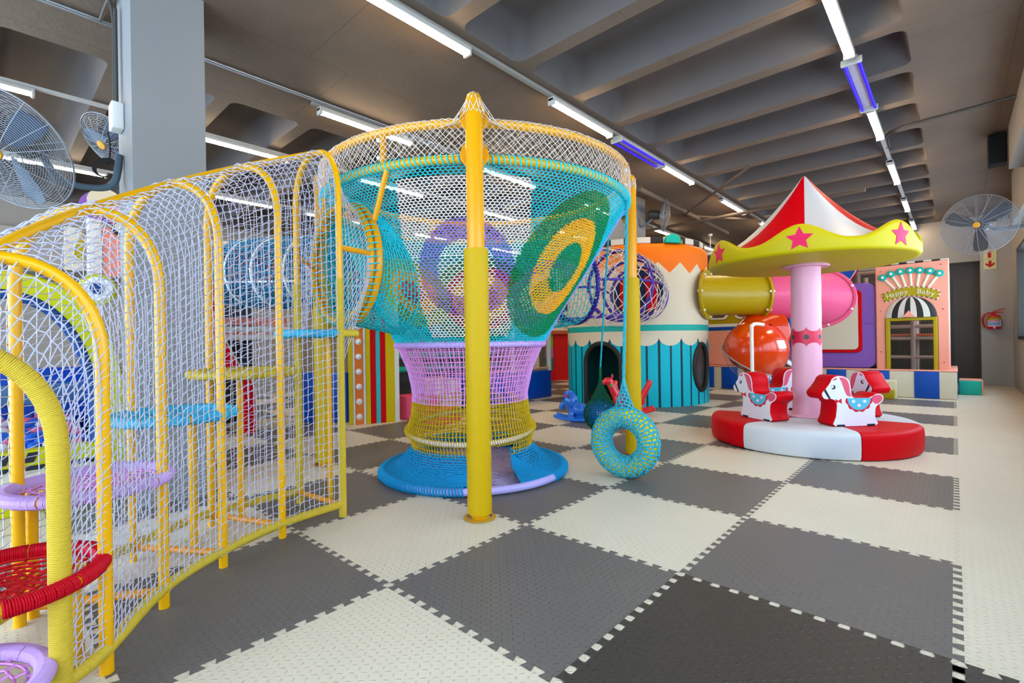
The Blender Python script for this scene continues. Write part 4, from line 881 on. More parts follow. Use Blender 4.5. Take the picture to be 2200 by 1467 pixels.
gm = bpy.data.materials.new('clear_plastic'); gm.use_nodes = True; g_nt = gm.node_tree; tr_ = g_nt.nodes.new('ShaderNodeBsdfTransparent'); tr_.inputs[0].default_value = (.93,.92,.94,1); gl_ = g_nt.nodes.new('ShaderNodeBsdfGlossy'); gl_.inputs['Roughness'].default_value = .08; mx_ = g_nt.nodes.new('ShaderNodeMixShader'); mx_.inputs[0].default_value = .16; g_nt.links.new(tr_.outputs[0], mx_.inputs[1]); g_nt.links.new(gl_.outputs[0], mx_.inputs[2]); g_nt.links.new(mx_.outputs[0], g_nt.nodes['Material Output'].inputs[0])
mb.build('clear_shell', gm, sl, smooth=180)
zc_ = .53*math.cos(PI*.60); rc_ = .53*math.sin(PI*.60); GP = mat('grey_plastic', '#9a9088', .3)
mb = MB(); mb.tube(circle(OC+zt*zc_, rc_+.012, 48, xa, ya), .014, 8, closed=True); dr = mb.build('dome_seam', GP, sl, smooth=180)
for k in range(12):
    a = 2*PI*k/12; mb = MB(); mb.sphere(OC+zt*zc_+(rc_+.03)*(math.cos(a)*xa+math.sin(a)*ya), .016, 8, 6); mb.build('bolt', STEEL, dr)
X0 = OC+_r*.34-up*.30; X1 = OC+_r*.85-up*.62+_f*.15
mb = MB(); loft(mb, [(X0, _f*.34, up*.30+_r*.12), ((X0+X1)/2, _f*.34, up*.30+_r*.1), (X1, _f*.34, up*.30)]); mb.build('clear_chute', gm, sl, smooth=180)
for p in ((-.80,8.05),(-.30,8.30)):
    mb = MB(); mb.tube([(p[0],p[1],0),(p[0],p[1],.62)], .03, 10); mb.build('support_leg', GP, sl)
wp = MB(); c0 = np.array((-.38,6.97,0)); wp.tube(spline([c0, c0+up*.6, c0+up*1.28, c0+up*1.345+_r*.02+_f*.02, c0+up*1.38+_r*.10+_f*.08, c0+up*1.37+_r*.30+_f*.22], 40), .028, 12); tag(wp.build('curved_pole', WHITE, smooth=60), 'white steel pole with a bent top in front of the orange slide dome', 'pole')
# ---------------------------------------------------------------- play structures along the back
def rrect(x0, x1, z0, z1, r, n=6):
    out = []
    for cx, cz, a in ((x1-r,z1-r,0),(x0+r,z1-r,PI/2),(x0+r,z0+r,PI),(x1-r,z0+r,3*PI/2)):
        for t in np.linspace(a, a+PI/2, n): out.append((cx+r*math.cos(t), cz+r*math.sin(t)))
    return np.array(out)
def fy(y): return frame((0,y,0), (1,0,0), (0,0,1), (0,-1,0))      # local xy -> world XZ, pushed toward the camera side (-Y)
def fx(x): return frame((x,0,0), (0,1,0), (0,0,1), (1,0,0))       # local xy -> world YZ, pushed toward +X
CRV = mat('cream_foam_vinyl', '#cfc6ad', .5, .4); WOODN = mat('white_post_vinyl', '#d4d0ca', .5)
# low striped wall
lw = empty('padded_wall', (0,10.35,0), 'low padded wall in cream and blue blocks in front of the peach arch panel', 'padded wall')
mb = MB(); mb.rbox((-2.6,10.31,.0),(2.03,10.44,.50), .02, n=2); mb.rbox((1.93,10.40,0),(2.03,12.1,.50), .02, n=2); mb.build('foam_core', CRV, lw)
mb = MB(); mb.rbox((-2.61,10.30,.495),(2.04,10.45,.522), .012, n=1); mb.rbox((1.92,10.44,.495),(2.04,12.11,.522), .012, n=1); mb.build('top_cap', PEACH, lw)
for a, b in ((-2.332,-2.181),(-2.011,-1.65),(-1.2,-.75),(-.35,-.02),(.071,.402),(.748,1.084),(1.444,1.792)):
    mb = MB(); mb.rbox((a,10.296,.008),(b,10.33,.494), .008, n=1); mb.build('blue_block', BLUEV, lw)
for k in range(4): y = 10.56+.36*k; mb = MB(); mb.rbox((2.0,y,.008),(2.036,y+.17,.494), .008, n=1); mb.build('blue_block', BLUEV, lw)
st = empty('foam_step', (1.0,10.1,0), 'cream and mustard foam step against the low blue and cream wall', 'step')
mb = MB(); mb.rbox((.78,10.05,0),(1.20,10.295,.33), .02, n=2); mb.build('upper_block', mat('pale_cream_vinyl', '#d8d0a8', .5), st); mb = MB(); mb.rbox((.80,9.86,0),(1.18,10.05,.17), .015, n=2); mb.build('lower_block', MUST, st)
tb = empty('foam_box', (2.24,11.7,0), 'turquoise foam box beside the corner of the low striped wall', 'box'); mb = MB(); mb.rbox((2.05,11.45,0),(2.37,11.92,.27), .02, n=2); mb.build('box_body', mat('jade_vinyl', '#1cab92', .5), tb)
mb = MB(); mb.rbox((2.06,11.47,.268),(2.38,11.97,.285), .008, n=1); mb.rbox((2.371,11.46,0),(2.392,11.97,.28), .008, n=1); mb.build('box_trim', PEACH, tb)
# peach panel with arch and lettering
hp = empty('arch_panel', (1.4,10.55,.52), 'tall peach panel with lollipop fan, lettered banner and striped arch over a netted opening', 'panel')
P = [(.875,.52),(.875,2.50),(1.945,2.52),(1.945,.52),(1.775,.52),(1.775,1.49),(1.025,1.49),(1.025,.52)]
mb = MB(); mb.prism(P, .0, .20, fy(10.66), bevel=.018); mb.build('board', PEACH, hp, smooth=40)
mb = MB(); mb.prism([(1.025,.52),(1.025,1.495),(1.775,1.495),(1.775,.52),(1.715,.52),(1.715,1.435),(1.085,1.435),(1.085,.52)], .0, .23, fy(10.66), bevel=.01); mb.build('door_trim', MUST, hp, smooth=40)
n = 8; cx, cz, R_ = 1.40, 1.495, .375
for k in range(n):     # dome-shaped awning segments, lightly bulging
    mb = MB(); V = []; a0, a1 = k/n, (k+1)/n; rows_ = 9
    for i in range(rows_):
        f = i/(rows_-1); h = f*PI/2; w = math.cos(h)
        for q in np.linspace(a0, a1, 4): x = cx+(q*2-1)*R_*(w**.9); V.append((x, 10.455-.055*math.cos(h)*math.sin(PI*q)**.5-.004, cz+R_*1.03*math.sin(h)))
    F = [(i*4+j, i*4+j+1, i*4+j+5, i*4+j+4) for i in range(rows_-1) for j in range(3)]; mb.add(V, np.array(F)); o = mb.build('awning_segment', mat('off_white_vinyl', '#cfc8ba', .5) if k % 2 == 0 else BLK, hp, smooth=60)
mb = MB(); mb.prism([(1.28,1.50),(1.375,1.625),(1.47,1.50)], .26, .285, fy(10.66)); mb.build('peak_piece', PEACH, hp)
def arcp(t, r0): c = (1.40, .62); a = PI/2+.33-.66*t; return c[0]+r0*math.cos(a)*1.0, c[1]+r0*math.sin(a)
ban = [arcp(t, 1.44) for t in np.linspace(-.10,1.10,22)]+[arcp(t, 1.285) for t in np.linspace(1.10,-.10,22)]
ban = [(1.40+(x-1.40)*.75, z) for x, z in ban]
mb = MB(); mb.prism(ban, .20, .225, fy(10.66)); bo = mb.build('banner', MUST, hp)
mb = MB(); Q = np.array(ban+[ban[0]]); L = np.concatenate([[0], np.cumsum(np.linalg.norm(np.diff(Q, axis=0), axis=1))]); m_ = int(L[-1]/.036)
for k in range(m_):
    s = np.linspace(L[-1]*k/m_, L[-1]*(k+1)/m_, 3); pts = [(np.interp(q, L, Q[:,0]), 10.452, np.interp(q, L, Q[:,1])) for q in s]; mb.tube(pts, .013, 6, m=k % 2)
mb.build('checked_border', [BLK, WHITE], bo, smooth=None)
mb = MB()
for k, ch in enumerate('Happy  Baby'):
    if ch == ' ': continue
    t = .02+.96*k/10; x, z = arcp(t, 1.362); x = 1.40+(x-1.40)*.75; a = (.33-.66*t)*.7
    X_ = np.array((math.cos(a), 0, math.sin(a))); Z_ = np.array((-math.sin(a), 0, math.cos(a))); text_mesh(mb, ch, .125, .004, frame((x, 10.430, z), X_, Z_, np.cross(X_, Z_)))
mb.build('lettering', mat('cream_lettering', '#e2dcc0', .5), bo, smooth=None)
for k, (x, z) in enumerate(((.988,2.276),(1.116,2.334),(1.256,2.364),(1.40,2.374),(1.54,2.36),(1.683,2.334),(1.811,2.277))):
    bx = 1.17+(k)*.0817; bz = 2.045+.04*(1-abs(k-3)/3); mb = MB(); mb.tube([(bx,10.452,bz),(x,10.45,z)], .022, 8); s = mb.build('lollipop_stick', mat('cream_lettering', '#e2dcc0', .5), hp)
    mb = MB(); mb.prism([(x+.068*math.cos(t), z+.062*math.sin(t)) for t in np.linspace(0,2*PI,24,endpoint=False)], .205, .245, fy(10.66), bevel=.01); mb.build('lollipop_disc', TEALV, s, smooth=40)
    mb = MB(); mb.sphere((x,10.408,z), .026, 12, 8); mb.build('lollipop_bulb', WHITE, s)
for x, z in ((.96,2.40),(1.84,2.44),(.95,1.63),(1.86,1.63),(.95,.85),(1.86,.66)): mb = MB(); mb.sphere((x,10.459,z), .014, 10, 6); mb.build('tuft_button', mat('peach_button', '#b87464', .5), hp)
mb = MB(); xs = np.arange(1.085,1.72,.022); zs = np.arange(.53,1.44,.022)
mb.strands([(x,10.62,.52) for x in xs], [(x,10.62,1.44) for x in xs], .0015); mb.strands([(1.08,10.62,z) for z in zs], [(1.72,10.62,z) for z in zs], .0015); mb.build('opening_net', mat('dark_net_cord', '#5a534a', .8), hp, smooth=180)
mb = MB()
for k in range(9): mb.rbox((.88+k*.118,10.47,2.515),(.88+k*.118+.118,10.64,2.545), .006, k % 2, n=1)
mb.build('checker_kerb', [mat('off_white_vinyl', '#cfc8ba', .5), BLK], hp)
# steel frame behind with net
pf = empty('play_gym', (0,11.2,0), 'padded tube play gym with dark nets behind the peach arch and purple panels', 'play frame')
PT = mat('padded_tube', '#b59c90', .5)
for x in (-2.4,-.9,.55,1.41,1.90):
    for y in (10.85, 12.1): mb = MB(); mb.tube([(x,y,0),(x,y,2.46)], .042, 12); mb.build('post', PT, pf)
for z in (.74,1.10,1.33,2.44):
    mb = MB(); mb.tube([(-2.4,10.85,z),(1.90,10.85,z)], .034, 10); mb.build('rail', PT, pf)
    mb = MB(); mb.tube([(1.90,10.85,z),(1.90,12.1,z)], .034, 10); mb.build('rail', PT, pf)
mb = MB(); mb.rbox((-2.4,10.86,1.14),(1.9,12.1,1.19), .01, n=1); mb.build('deck', mat('orange_deck_vinyl', '#c2603a', .5), pf)
for y, z0, z1, x0, x1 in ((10.80,1.95,2.44,-.9,.88),(12.15,.05,2.4,-2.4,1.9)):
    mb = MB(); xs = np.arange(x0,x1,.045); zs = np.arange(z0,z1,.045); mb.strands([(x,y,z0) for x in xs], [(x,y,z1) for x in xs], .0035); mb.strands([(x0,y,z) for z in zs], [(x1,y,z) for z in zs], .0035); mb.build('net', mat('tan_net_cord', '#7a6e5a', .8), pf, smooth=180)
mb = MB(); mb.box((-2.5,12.6,0),(2.0,12.64,2.35)); mb.build('back_board', mat('dark_backing', '#2b2725', .7), pf, smooth=None)
# purple panel with red-edged cream picture
pp = empty('purple_panel', (.2,10.55,.52), 'purple padded panel with a cream window edged in red, left of the peach arch panel', 'panel')
VIO = mat('violet_vinyl', '#8459ae', .5)
for a, b in ((.525,1.40),(1.405,2.21)):
    pass
mb = MB(); mb.prism(rrect(-.75,.868,.525,2.215,.16), 0, .16, fy(10.66), bevel=.015); mb.build('board', VIO, pp, smooth=40)
mb = MB(); mb.prism(rrect(-.60,.655,.83,2.09,.11), .16, .195, fy(10.66), bevel=.012); mb.build('red_frame', VRED, pp, smooth=40)
mb = MB(); mb.prism(rrect(-.54,.59,.895,2.03,.08), .19, .205, fy(10.66)); mb.build('cream_field', CREAMV, pp)
mb = MB(); mb.box((.60,10.494,1.398),(.868,10.502,1.406)); mb.build('seam', mat('violet_seam', '#5d3f80', .6), pp)
# shield sign above
sh = empty('shield_sign', (.35,10.62,2.2), 'blue shield-shaped board edged in red and cream above the purple panel', 'sign')
def shield(s): return np.array([(.33+x*s, 2.42+z*s) for x, z in [(-.30,-.24),(-.02,-.24),(.10,-.16),(.24,.06),(.27,.24),(-.05,.30),(-.30,.28)]])
for s, m_, t0, t1, nme in ((1,VRED,.0,.05,'red_edge'),(.90,WHITE,.05,.062,'white_edge'),(.80,BLUEV,.06,.072,'blue_field')): mb = MB(); mb.prism(shield(s), t0, t1, fy(10.74)); mb.build(nme, m_, sh)
# striped peach and yellow panel at the left end
pl = empty('bus_panel', (-2.0,10.55,.52), 'yellow, blue and peach panel with round-cornered windows, right of the round tower', 'panel')
for a, b, m_, nme in ((.525,1.33,PEACH,'peach_board'),(1.345,1.43,BLUEV,'blue_stripe'),(1.33,1.50,WHITE,'white_stripe'),(1.50,2.08,MUST,'yellow_board')):
    mb = MB(); d = .155 if m_ is BLUEV else .14; mb.prism([(-3.2,a),(-.78,a),(-.78,b),(-3.2,b)], 0, d, fy(10.66), bevel=.008); mb.build(nme, m_, pl)
for x in (-2.15,-1.53):
    mb = MB(); mb.prism(rrect(x-.24,x+.24,1.60,1.86,.12), .14, .165, fy(10.66), bevel=.01); w = mb.build('window_rim', WHITE, pl, smooth=40); mb = MB(); mb.prism(rrect(x-.19,x+.19,1.645,1.815,.085), .165, .170, fy(10.66)); mb.build('window_field', mat('brown_pane', '#5a4c44', .3), w)
mb = MB()
for k in range(9): mb.rbox((-2.50,10.50,.53+k*.07),(-2.38,10.525,.53+(k+1)*.07), .004, k % 2, n=1)
mb.prism([(-2.5,1.16),(-2.38,1.16),(-2.38,1.24),(-2.42,1.30),(-2.46,1.30),(-2.5,1.24)], .135, .16, fy(10.66), 1); mb.build('checked_column', [BLK, mat('off_white_vinyl', '#cfc8ba', .5)], pl, smooth=None)
mb = MB(); mb.prism(rrect(-1.95,-1.65,2.06,2.22,.05), .02, .10, fy(10.66)); o = mb.build('ornament', MUST, pl)
for x in (-1.87,-1.73): mb = MB(); mb.sphere((x,10.555,2.14), .03, 10, 6); mb.build('ornament_stud', PEACH, o)
# ---------------------------------------------------------------- right wall and pillar fittings
ex = empty('fire_extinguisher', (2.655,13.85,1.27), 'red fire extinguisher with yellow band hanging on the grey pillar', 'fire extinguisher')
EC = (2.655, 13.86); RR = mat('extinguisher_red', '#c31318', .25, .5, coat=.5)
mb = MB(); mb.lathe([(0,1.27),(.10,1.27),(.115,1.285),(.115,1.52),(.10,1.565),(.05,1.60),(.03,1.61),(0,1.61)], (*EC,0), 28); mb.build('cylinder', RR, ex)
mb = MB(); mb.lathe([(.117,1.505),(.117,1.555)][::1] if False else [(.1165,1.48),(.1165,1.53)], (*EC,0), 28); mb.build('yellow_band', MUST, ex)
mb = MB(); mb.lathe([(.1165,1.33),(.1165,1.475)], (*EC,0), 20, a0=-PI*.86, a1=-PI*.14); lb = mb.build('paper_label', mat('label_white', '#dfe2ea', .5), ex)
mb = MB()
for z, h, mm_ in ((1.44,.022,0),(1.40,.018,1),(1.375,.018,1),(1.35,.016,1)): mb.lathe([(.1172,z),(.1172,z+h)], (*EC,0), 16, mm_, a0=-PI*.80, a1=-PI*.22)
mb.build('label_print', [mat('label_red', '#c83a30', .5), mat('label_blue', '#5a78c0', .5)], lb)
mb = MB(); mb.tube([(*EC,1.60),(*EC,1.65)], .022, 10); mb.tube([(EC[0]-.02,EC[1],1.66),(EC[0]+.17,EC[1],1.72)], .011, 6); mb.tube([(EC[0]-.02,EC[1],1.64),(EC[0]+.15,EC[1],1.64)], .011, 6); mb.build('valve_handle', RR, ex)
mb = MB(); mb.tube(spline([(EC[0]-.02,EC[1],1.63),(EC[0]-.12,EC[1],1.62),(EC[0]-.175,EC[1],1.52),(EC[0]-.17,EC[1],1.38),(EC[0]-.145,EC[1],1.31)], 26), .017, 8); mb.build('hose', RR, ex); mb = MB(); mb.box((EC[0]-.05,13.95,1.42),(EC[0]+.05,13.985,1.56)); mb.build('bracket', STEEL, ex)
sg = empty('extinguisher_sign', (2.61,13.97,2.6), 'pale yellow sign with red extinguisher and red down arrow on the grey pillar', 'sign')
mb = MB(); mb.box((2.505,13.965,2.85),(2.712,13.979,3.06)); mb.box((2.505,13.965,2.62),(2.712,13.979,2.842)); mb.build('sign_board', mat('pale_yellow_board', '#dcd59a', .5), sg, smooth=None)
SR = mat('sign_red', '#c0141a', .5); F_ = fy(13.965)
mb = MB(); mb.prism(np.array([(-.028,-.075),(.028,-.075),(.028,.035),(.015,.055),(.012,.075),(-.012,.075),(-.015,.055),(-.028,.035)])+(2.60,2.95), 0, .003, F_); mb.prism(np.array([(-.02,.06),(.05,.07),(.065,.03),(.058,.03),(.045,.058),(-.02,.05)])+(2.60,2.96), 0, .003, F_); mb.build('extinguisher_symbol', SR, sg, smooth=None)
mb = MB(); mb.prism(np.array([(-.024,.075),(.024,.075),(.024,.0),(.075,.03),(.075,-.015),(0,-.08),(-.075,-.015),(-.075,.03),(-.024,.0)])+(2.608,2.735), 0, .003, F_); mb.build('arrow_symbol', SR, sg, smooth=None)
cm = empty('dome_camera', (2.70,13.9,3.7), 'white dome security camera at the top of the grey pillar', 'camera'); mb = MB(); mb.lathe([(0,0),(.10,0),(.10,.06),(.07,.10),(0,.11)], (2.70,13.86,3.70), 24); mb.sphere((2.70,13.84,3.70), .085, 20, 10); mb.tube([(2.70,13.86,3.8),(2.70,13.86,ZC)], .05, 12); mb.build('housing', WHITE, cm); mb = MB(); mb.sphere((2.68,13.79,3.67), .05, 16, 10); mb.build('lens', BLK, cm)
SPK = mat('speaker_black', '#151413', .7, .1)
sp = empty('ceiling_speaker', (2.45,7.8,3.5), 'black box loudspeaker under the ceiling beside the grey box beam, right wall', 'speaker'); mb = MB(); mb.rbox((2.36,7.80,3.42),(2.54,8.05,3.82), .02, n=2); mb.tube([(2.45,7.92,3.80),(2.45,7.92,ZC)], .02, 8); mb.build('cabinet', SPK, sp)
mb = MB(); mb.tube(spline([(1.33,7.32,3.80),(1.34,7.05,3.83),(1.42,6.82,3.835),(1.60,6.70,3.835),(2.0,6.66,3.835),(2.57,6.60,3.835)], 40), .014, 8); mb.tube(spline([(1.36,7.32,3.80),(1.37,7.05,3.835),(1.45,6.85,3.838),(1.62,6.73,3.838),(2.57,6.63,3.838)], 40), .010, 8); tag(mb.build('ceiling_conduit', mat('dark_conduit', '#4a4845', .4), smooth=60), 'dark cable conduit curving across the ceiling from the right-hand light row', 'conduit')
# ---------------------------------------------------------------- wall fans
GRL = mat('grey_fan_wire', '#8f9298', .4, .4, metal=.4); FBL = mat('blue_grey_blade', '#3e4e62', .4, .3); FBK = mat('dark_fan_motor', '#33322f', .4)
def fan(c, nrmv, R_, label, arm, group=None, rings=22, wire=.0016, badge=True, blade=FBL, back=.30):
    c = np.array(c, float); nz = nrm(nrmv); xx = nrm(np.cross((0,0,1), nz)); yv = np.cross(nz, xx)
    e = empty('wall_fan', tuple(c), label, 'fan', group)
    dome = lambda t, s: .085*s*(1-t*t)+.004*s
    for s, nme in ((1,'front_grille'),(-1,'rear_grille')):
        mb = MB(); P = circle((0,0,0), 1, 56); 
        for k in range(rings):
            t = .16+.84*k/(rings-1); q = c+R_*t*(P[:,:1]*xx+P[:,1:2]*yv)+nz*(dome(t,s)+(.0)); mb.tube(q, wire*(2.6 if k == rings-1 else 1), 4, closed=True)
        for k in range(16):
            a = 2*PI*k/16+(.1 if s < 0 else 0); d = math.cos(a)*xx+math.sin(a)*yv; ts = np.linspace(.1,1,8); mb.tube([c+R_*t*d+nz*dome(t,s) for t in ts], wire*1.5, 4)
        mb.build(nme, GRL, e, smooth=180)
    for k in range(3):
        a = 2*PI*k/3+.5; d = math.cos(a)*xx+math.sin(a)*yv; w = np.cross(nz, d); V = []
        for t, hw in ((.12,.08),(.35,.16),(.65,.21),(.84,.19),(.90,.10)):
            for u in np.linspace(-1,1,5): V.append(c+d*R_*t+w*R_*hw*(u+.25)+nz*(.05*u*R_)-nz*.0)
        V = np.array(V); F = [(i*5+j, i*5+j+1, i*5+j+6, i*5+j+5) for i in range(4) for j in range(4)]; n_ = len(V)
        mb = MB(); mb.add(np.vstack([V, V+nz*.004]), np.array([f[::-1] for f in F]+[tuple(x+n_ for x in f) for f in F])); mb.build('blade', blade, e, smooth=60)
    mb = MB(); mb.lathe([(0,.10),(.036,.098),(.04,.09),(.04,.084)], (0,0,0), 20, mtx=frame(c, xx, yv, nz)); h = mb.build('hub_badge', mat('gold_badge', '#c08a2a', .3) if badge else GRL, e)
    mb = MB(); mb.lathe([(0,-back-.0),(.07,-back),(.085,-back+.02),(.085,-.12),(.06,-.085),(0,-.08)], (0,0,0), 24, mtx=frame(c, xx, yv, nz)); mb.build('motor', FBK, e)
    if arm is not None: mb = MB(); mb.tube(spline([c-nz*(back*.7)]+[np.array(a) for a in arm], 40), .024, 12); mb.build('wall_arm', mat('blue_grey_arm', '#54646f', .35), e)
    return e
fan((-2.50,-1.17,2.44), (.55,-.62,-.56), .385, 'big wire-caged fan on the left grey pillar, nearest the camera', [(-2.62,-.95,2.38),(-2.62,-.88,2.32),(-2.64,-.70,2.33),(-2.63,-.62,2.38),(-2.62,-.595,2.48),(-2.62,-.585,2.60)], rings=26)
fan((2.26,7.93,2.655), (-.25,-.95,-.12), .40, 'wire-caged fan with gold hub badge on the right wall, beside the extinguisher sign', [(2.45,8.12,2.60),(2.70,8.14,2.60),(2.97,8.14,2.62)], rings=24, wire=.0016, blade=mat('slate_blade', '#30343a', .4))
fan((-3.62,-.50,3.02), (.30,-.62,-.60), .25, 'smaller wire-caged fan seen behind the left grey pillar', [(-3.3,-.36,2.98),(-3.0,-.34,2.92),(-2.81,-.34,2.92)], rings=14)
fan((-1.95,7.30,3.46), (.93,.36,-.15), .30, 'distant fan above the round tower, hung from the middle pillar', [(-2.2,7.2,3.38),(-2.34,7.12,3.3),(-2.38,7.08,3.45)], rings=14, blade=FBK)
cf = empty('ceiling_fan', (-2.62,11.4,3.3), 'white three-blade ceiling fan hanging far behind the round tower', 'fan')
mb = MB(); mb.lathe([(0,3.30),(.13,3.31),(.15,3.36),(.10,3.41),(.03,3.43),(.012,3.44),(.012,3.80),(.05,3.80),(.06,ZC),(0,ZC)], (-2.62,11.4,0), 20); mb.build('motor', WHITE, cf)
for k in range(3): a = 2*PI*k/3+.6; mb = MB(); mb.box((-2.62+.12,11.34,3.37),(-2.62+.72,11.46,3.378), rot=a, piv=(-2.62,11.4,3.37)); mb.build('blade', WHITE, cf)
# boxes and conduits on the left pillar
jb = empty('junction_box', (-2.55,-.6,2.8), 'white junction box on the side of the left grey pillar', 'box'); mb = MB(); mb.rbox((-2.69,-.635,2.78),(-2.56,-.56,2.98), .01, n=2); mb.build('box_body', WHITE, jb)
mb = MB(); mb.tube(spline([(-2.66,-.60,2.97),(-2.66,-.60,3.3),(-2.66,-.60,3.62),(-2.67,-.62,3.76),(-2.75,-.62,3.81),(-3.1,-.62,3.82)], 50), .014, 8); mb.tube([(-2.625,-.595,2.97),(-2.625,-.595,3.7)], .012, 8); tag(mb.build('pillar_conduit', mat('dark_conduit', '#4a4845', .4), smooth=60), 'grey conduit pipes rising from the white box up the left pillar', 'conduit')
mb = MB(); mb.tube([(-3.145,-2.5,3.825),(-3.145,3.5,3.825)], .011, 8); mb.tube([(-3.115,-2.5,3.828),(-3.115,3.5,3.828)], .011, 8); tag(mb.build('steel_conduit', STEEL, smooth=60), 'pair of galvanised conduits along the ceiling past the left pillar', 'conduit')
mb = MB(); cp = [(-2.67,-.645,2.77),(-2.70,-.63,2.72),(-2.69,-.63,2.60),(-2.65,-.65,2.52)]; mb.tube(spline(cp, 30), .006, 6)
for k in range(5): mb.tube(circle((-2.655,-.66,2.48+.004*k), .055+.004*k, 24, (.3,1,0), (0,.2,1)), .006, 5, closed=True)
tag(mb.build('coiled_cable', BLK, smooth=180), 'coil of black cable hanging on the left pillar by the fan arm', 'cable')
# brown pipes under the far ceiling
BR = mat('brown_pipe_paint', '#5c5047', .7, .15); k = 0
for pts, r, lab in (([(-4.6,8.5,3.55),(-3.2,8.6,3.55),(-.6,8.55,3.55),(.95,8.50,3.55)], .032, 'brown painted pipe running across the far ceiling behind the carousel roof'), ([(-1.9,6.2,3.70),(-1.9,10.5,3.62)], .045, 'thick brown pipe along the ceiling above the round tower'), ([(-1.85,8.0,3.60),(-.2,6.45,3.72)], .022, 'thin brown diagonal pipe brace below the coffered ceiling'), ([(-3.4,6.6,3.72),(-1.2,9.6,3.66)], .024, 'brown pipe slanting over the round tower toward the back')):
    mb = MB(); mb.tube(pts, r, 10); tag(mb.build('ceiling_pipe', BR, smooth=60), lab, 'pipe')
# ---------------------------------------------------------------- rocking toys
def rocker(name, c, fwd, s, col, hcol, label, horse=False):
    c = np.array(c, float); f = nrm((fwd[0], fwd[1], 0)); sd = np.array((-f[1], f[0], 0)); up_ = np.array((0,0,1.)); A = lambda x, y, z: c+s*(f*x+sd*y+up_*z)
    e = empty(name, tuple(c), label, 'rocking toy'); mb = MB(); q = frame((0,0,0), f, sd, up_)
    def bl(x, y, z, r, sc=(1,1,1)): mb.sphere((0,0,0), r*s, 20, 14, mtx=frame(A(x,y,z), f, sd, up_), sc=sc)
    bl(-.02,0,.20,.15,(1.25,.72,.85)); bl(-.18,0,.22,.12,(1,.8,.8)); bl(.12,0,.25,.12,(.95,.75,1))
    if not horse:
        bl(.16,0,.37,.145,(.95,.85,1.1)); bl(.18,0,.45,.11,(1,.8,1))
        for k in range(9): t = k/8; bl(.26+.06*math.sin(t*2.4), 0, .34-.15*t+.06*max(0,t-.7)*2, .055-.018*t)
        bl(.345,0,.235,.032)
        for y in (-.115,.115): bl(.13,y,.35,.085,(.8,.30,1.15))
    else:
        for k in range(8): t = k/7; bl(.16+.12*t, 0, .30+.24*t, .085-.018*t, (1,.8,1))
        bl(.31,0,.56,.075,(1.2,.8,.85)); bl(.38,0,.53,.05,(1.3,.8,.8)); bl(.24,.03,.64,.03,(.7,.5,1.6)); bl(.24,-.03,.64,.03,(.7,.5,1.6)); bl(.18,0,.50,.06,(.6,.4,1.5))
    for k in range(7): t = k/6; bl(-.24-.13*t, 0, .28+.25*t, .07-.012*t, (.8,1.3,1))
    for y in (-.14,.14):
        for k in range(21): x = -.42+.84*k/20; bl(x, y, .035+.62*(x*x)*.62, .034)
        for x in (-.2,.14): bl(x, y*.8, .12, .06, (1,.7,1.3))
    bl(0,0,.06,.06,(3,2.2,.6))
    o = mb.build('body', mat(name+'_plastic', col, .3, .5, coat=.4), e, smooth=180)
    md = o.modifiers.new('remesh', 'REMESH'); md.mode = 'VOXEL'; md.voxel_size = .011*s; md.use_smooth_shade = True
    m2 = o.modifiers.new('smooth', 'SMOOTH'); m2.iterations = 6; m2.factor = .6
    hz, hxx = (.47, .20) if not horse else (.50, .26)
    mb = MB(); mb.tube([A(hxx,-.22,hz), A(hxx,.22,hz)], .022*s, 10); mb.build('handle', mat(name+'_handle', hcol, .3), e)
    if not horse:
        for y in (-.095,.095): mb = MB(); mb.sphere(A(.285,y*.75,.41), .014*s, 10, 8); mb.build('eye', INK, e)
    return e
rocker('rocking_elephant', (-1.97,4.46,0), (-.90,-.44), .80, '#1266c8', '#c81828', 'blue plastic elephant rocker with red handles left of the green-netted ball')
rocker('rocking_horse', (-1.76,5.45,0), (-.86,-.50), .92, '#d81220', '#2a9a3a', 'red plastic horse rocker with green handles behind the right yellow pole', True)
# ---------------------------------------------------------------- left side: frog ball pit, striped panel, frames seen through the nets
LIME = mat('lime_frog_vinyl', '#c4be00', .5, .25); NAVY = mat('navy_vinyl', '#1b3f78', .45); BWALL = mat('bright_blue_vinyl', '#0048b8', .45, .3)
fb = empty('frog_ball_pit', (-3.3,-1.25,0), 'lime yellow frog-faced ball pit with round eye and arched mouth, left behind the tunnel', 'ball pit')
yc = -1.27
def el(hw, top, n=40): return [(yc+hw*math.copysign(abs(math.cos(t))**.8, math.cos(t)), .50+(top-.50)*math.sin(t)**.85) for t in np.linspace(0, PI, n)]
P = [(yc+.75,0)]+el(.75,1.70)+[(yc-.75,0)]+[(yc-.57,0)]+el(.565,1.560)[::-1]+[(yc+.57,0)]
mb = MB(); mb.prism(P, -.16, 0, fx(-2.72), bevel=.012); mb.build('face_arch', LIME, fb, smooth=40)
P = np.array([(yc+.555,.3)]+el(.555,1.54)+[(yc-.555,.3)]); mb = MB(); mb.tube([(-2.745,y,z) for y, z in P], .038, 12); mb.build('mouth_rim', NAVY, fb, smooth=60)
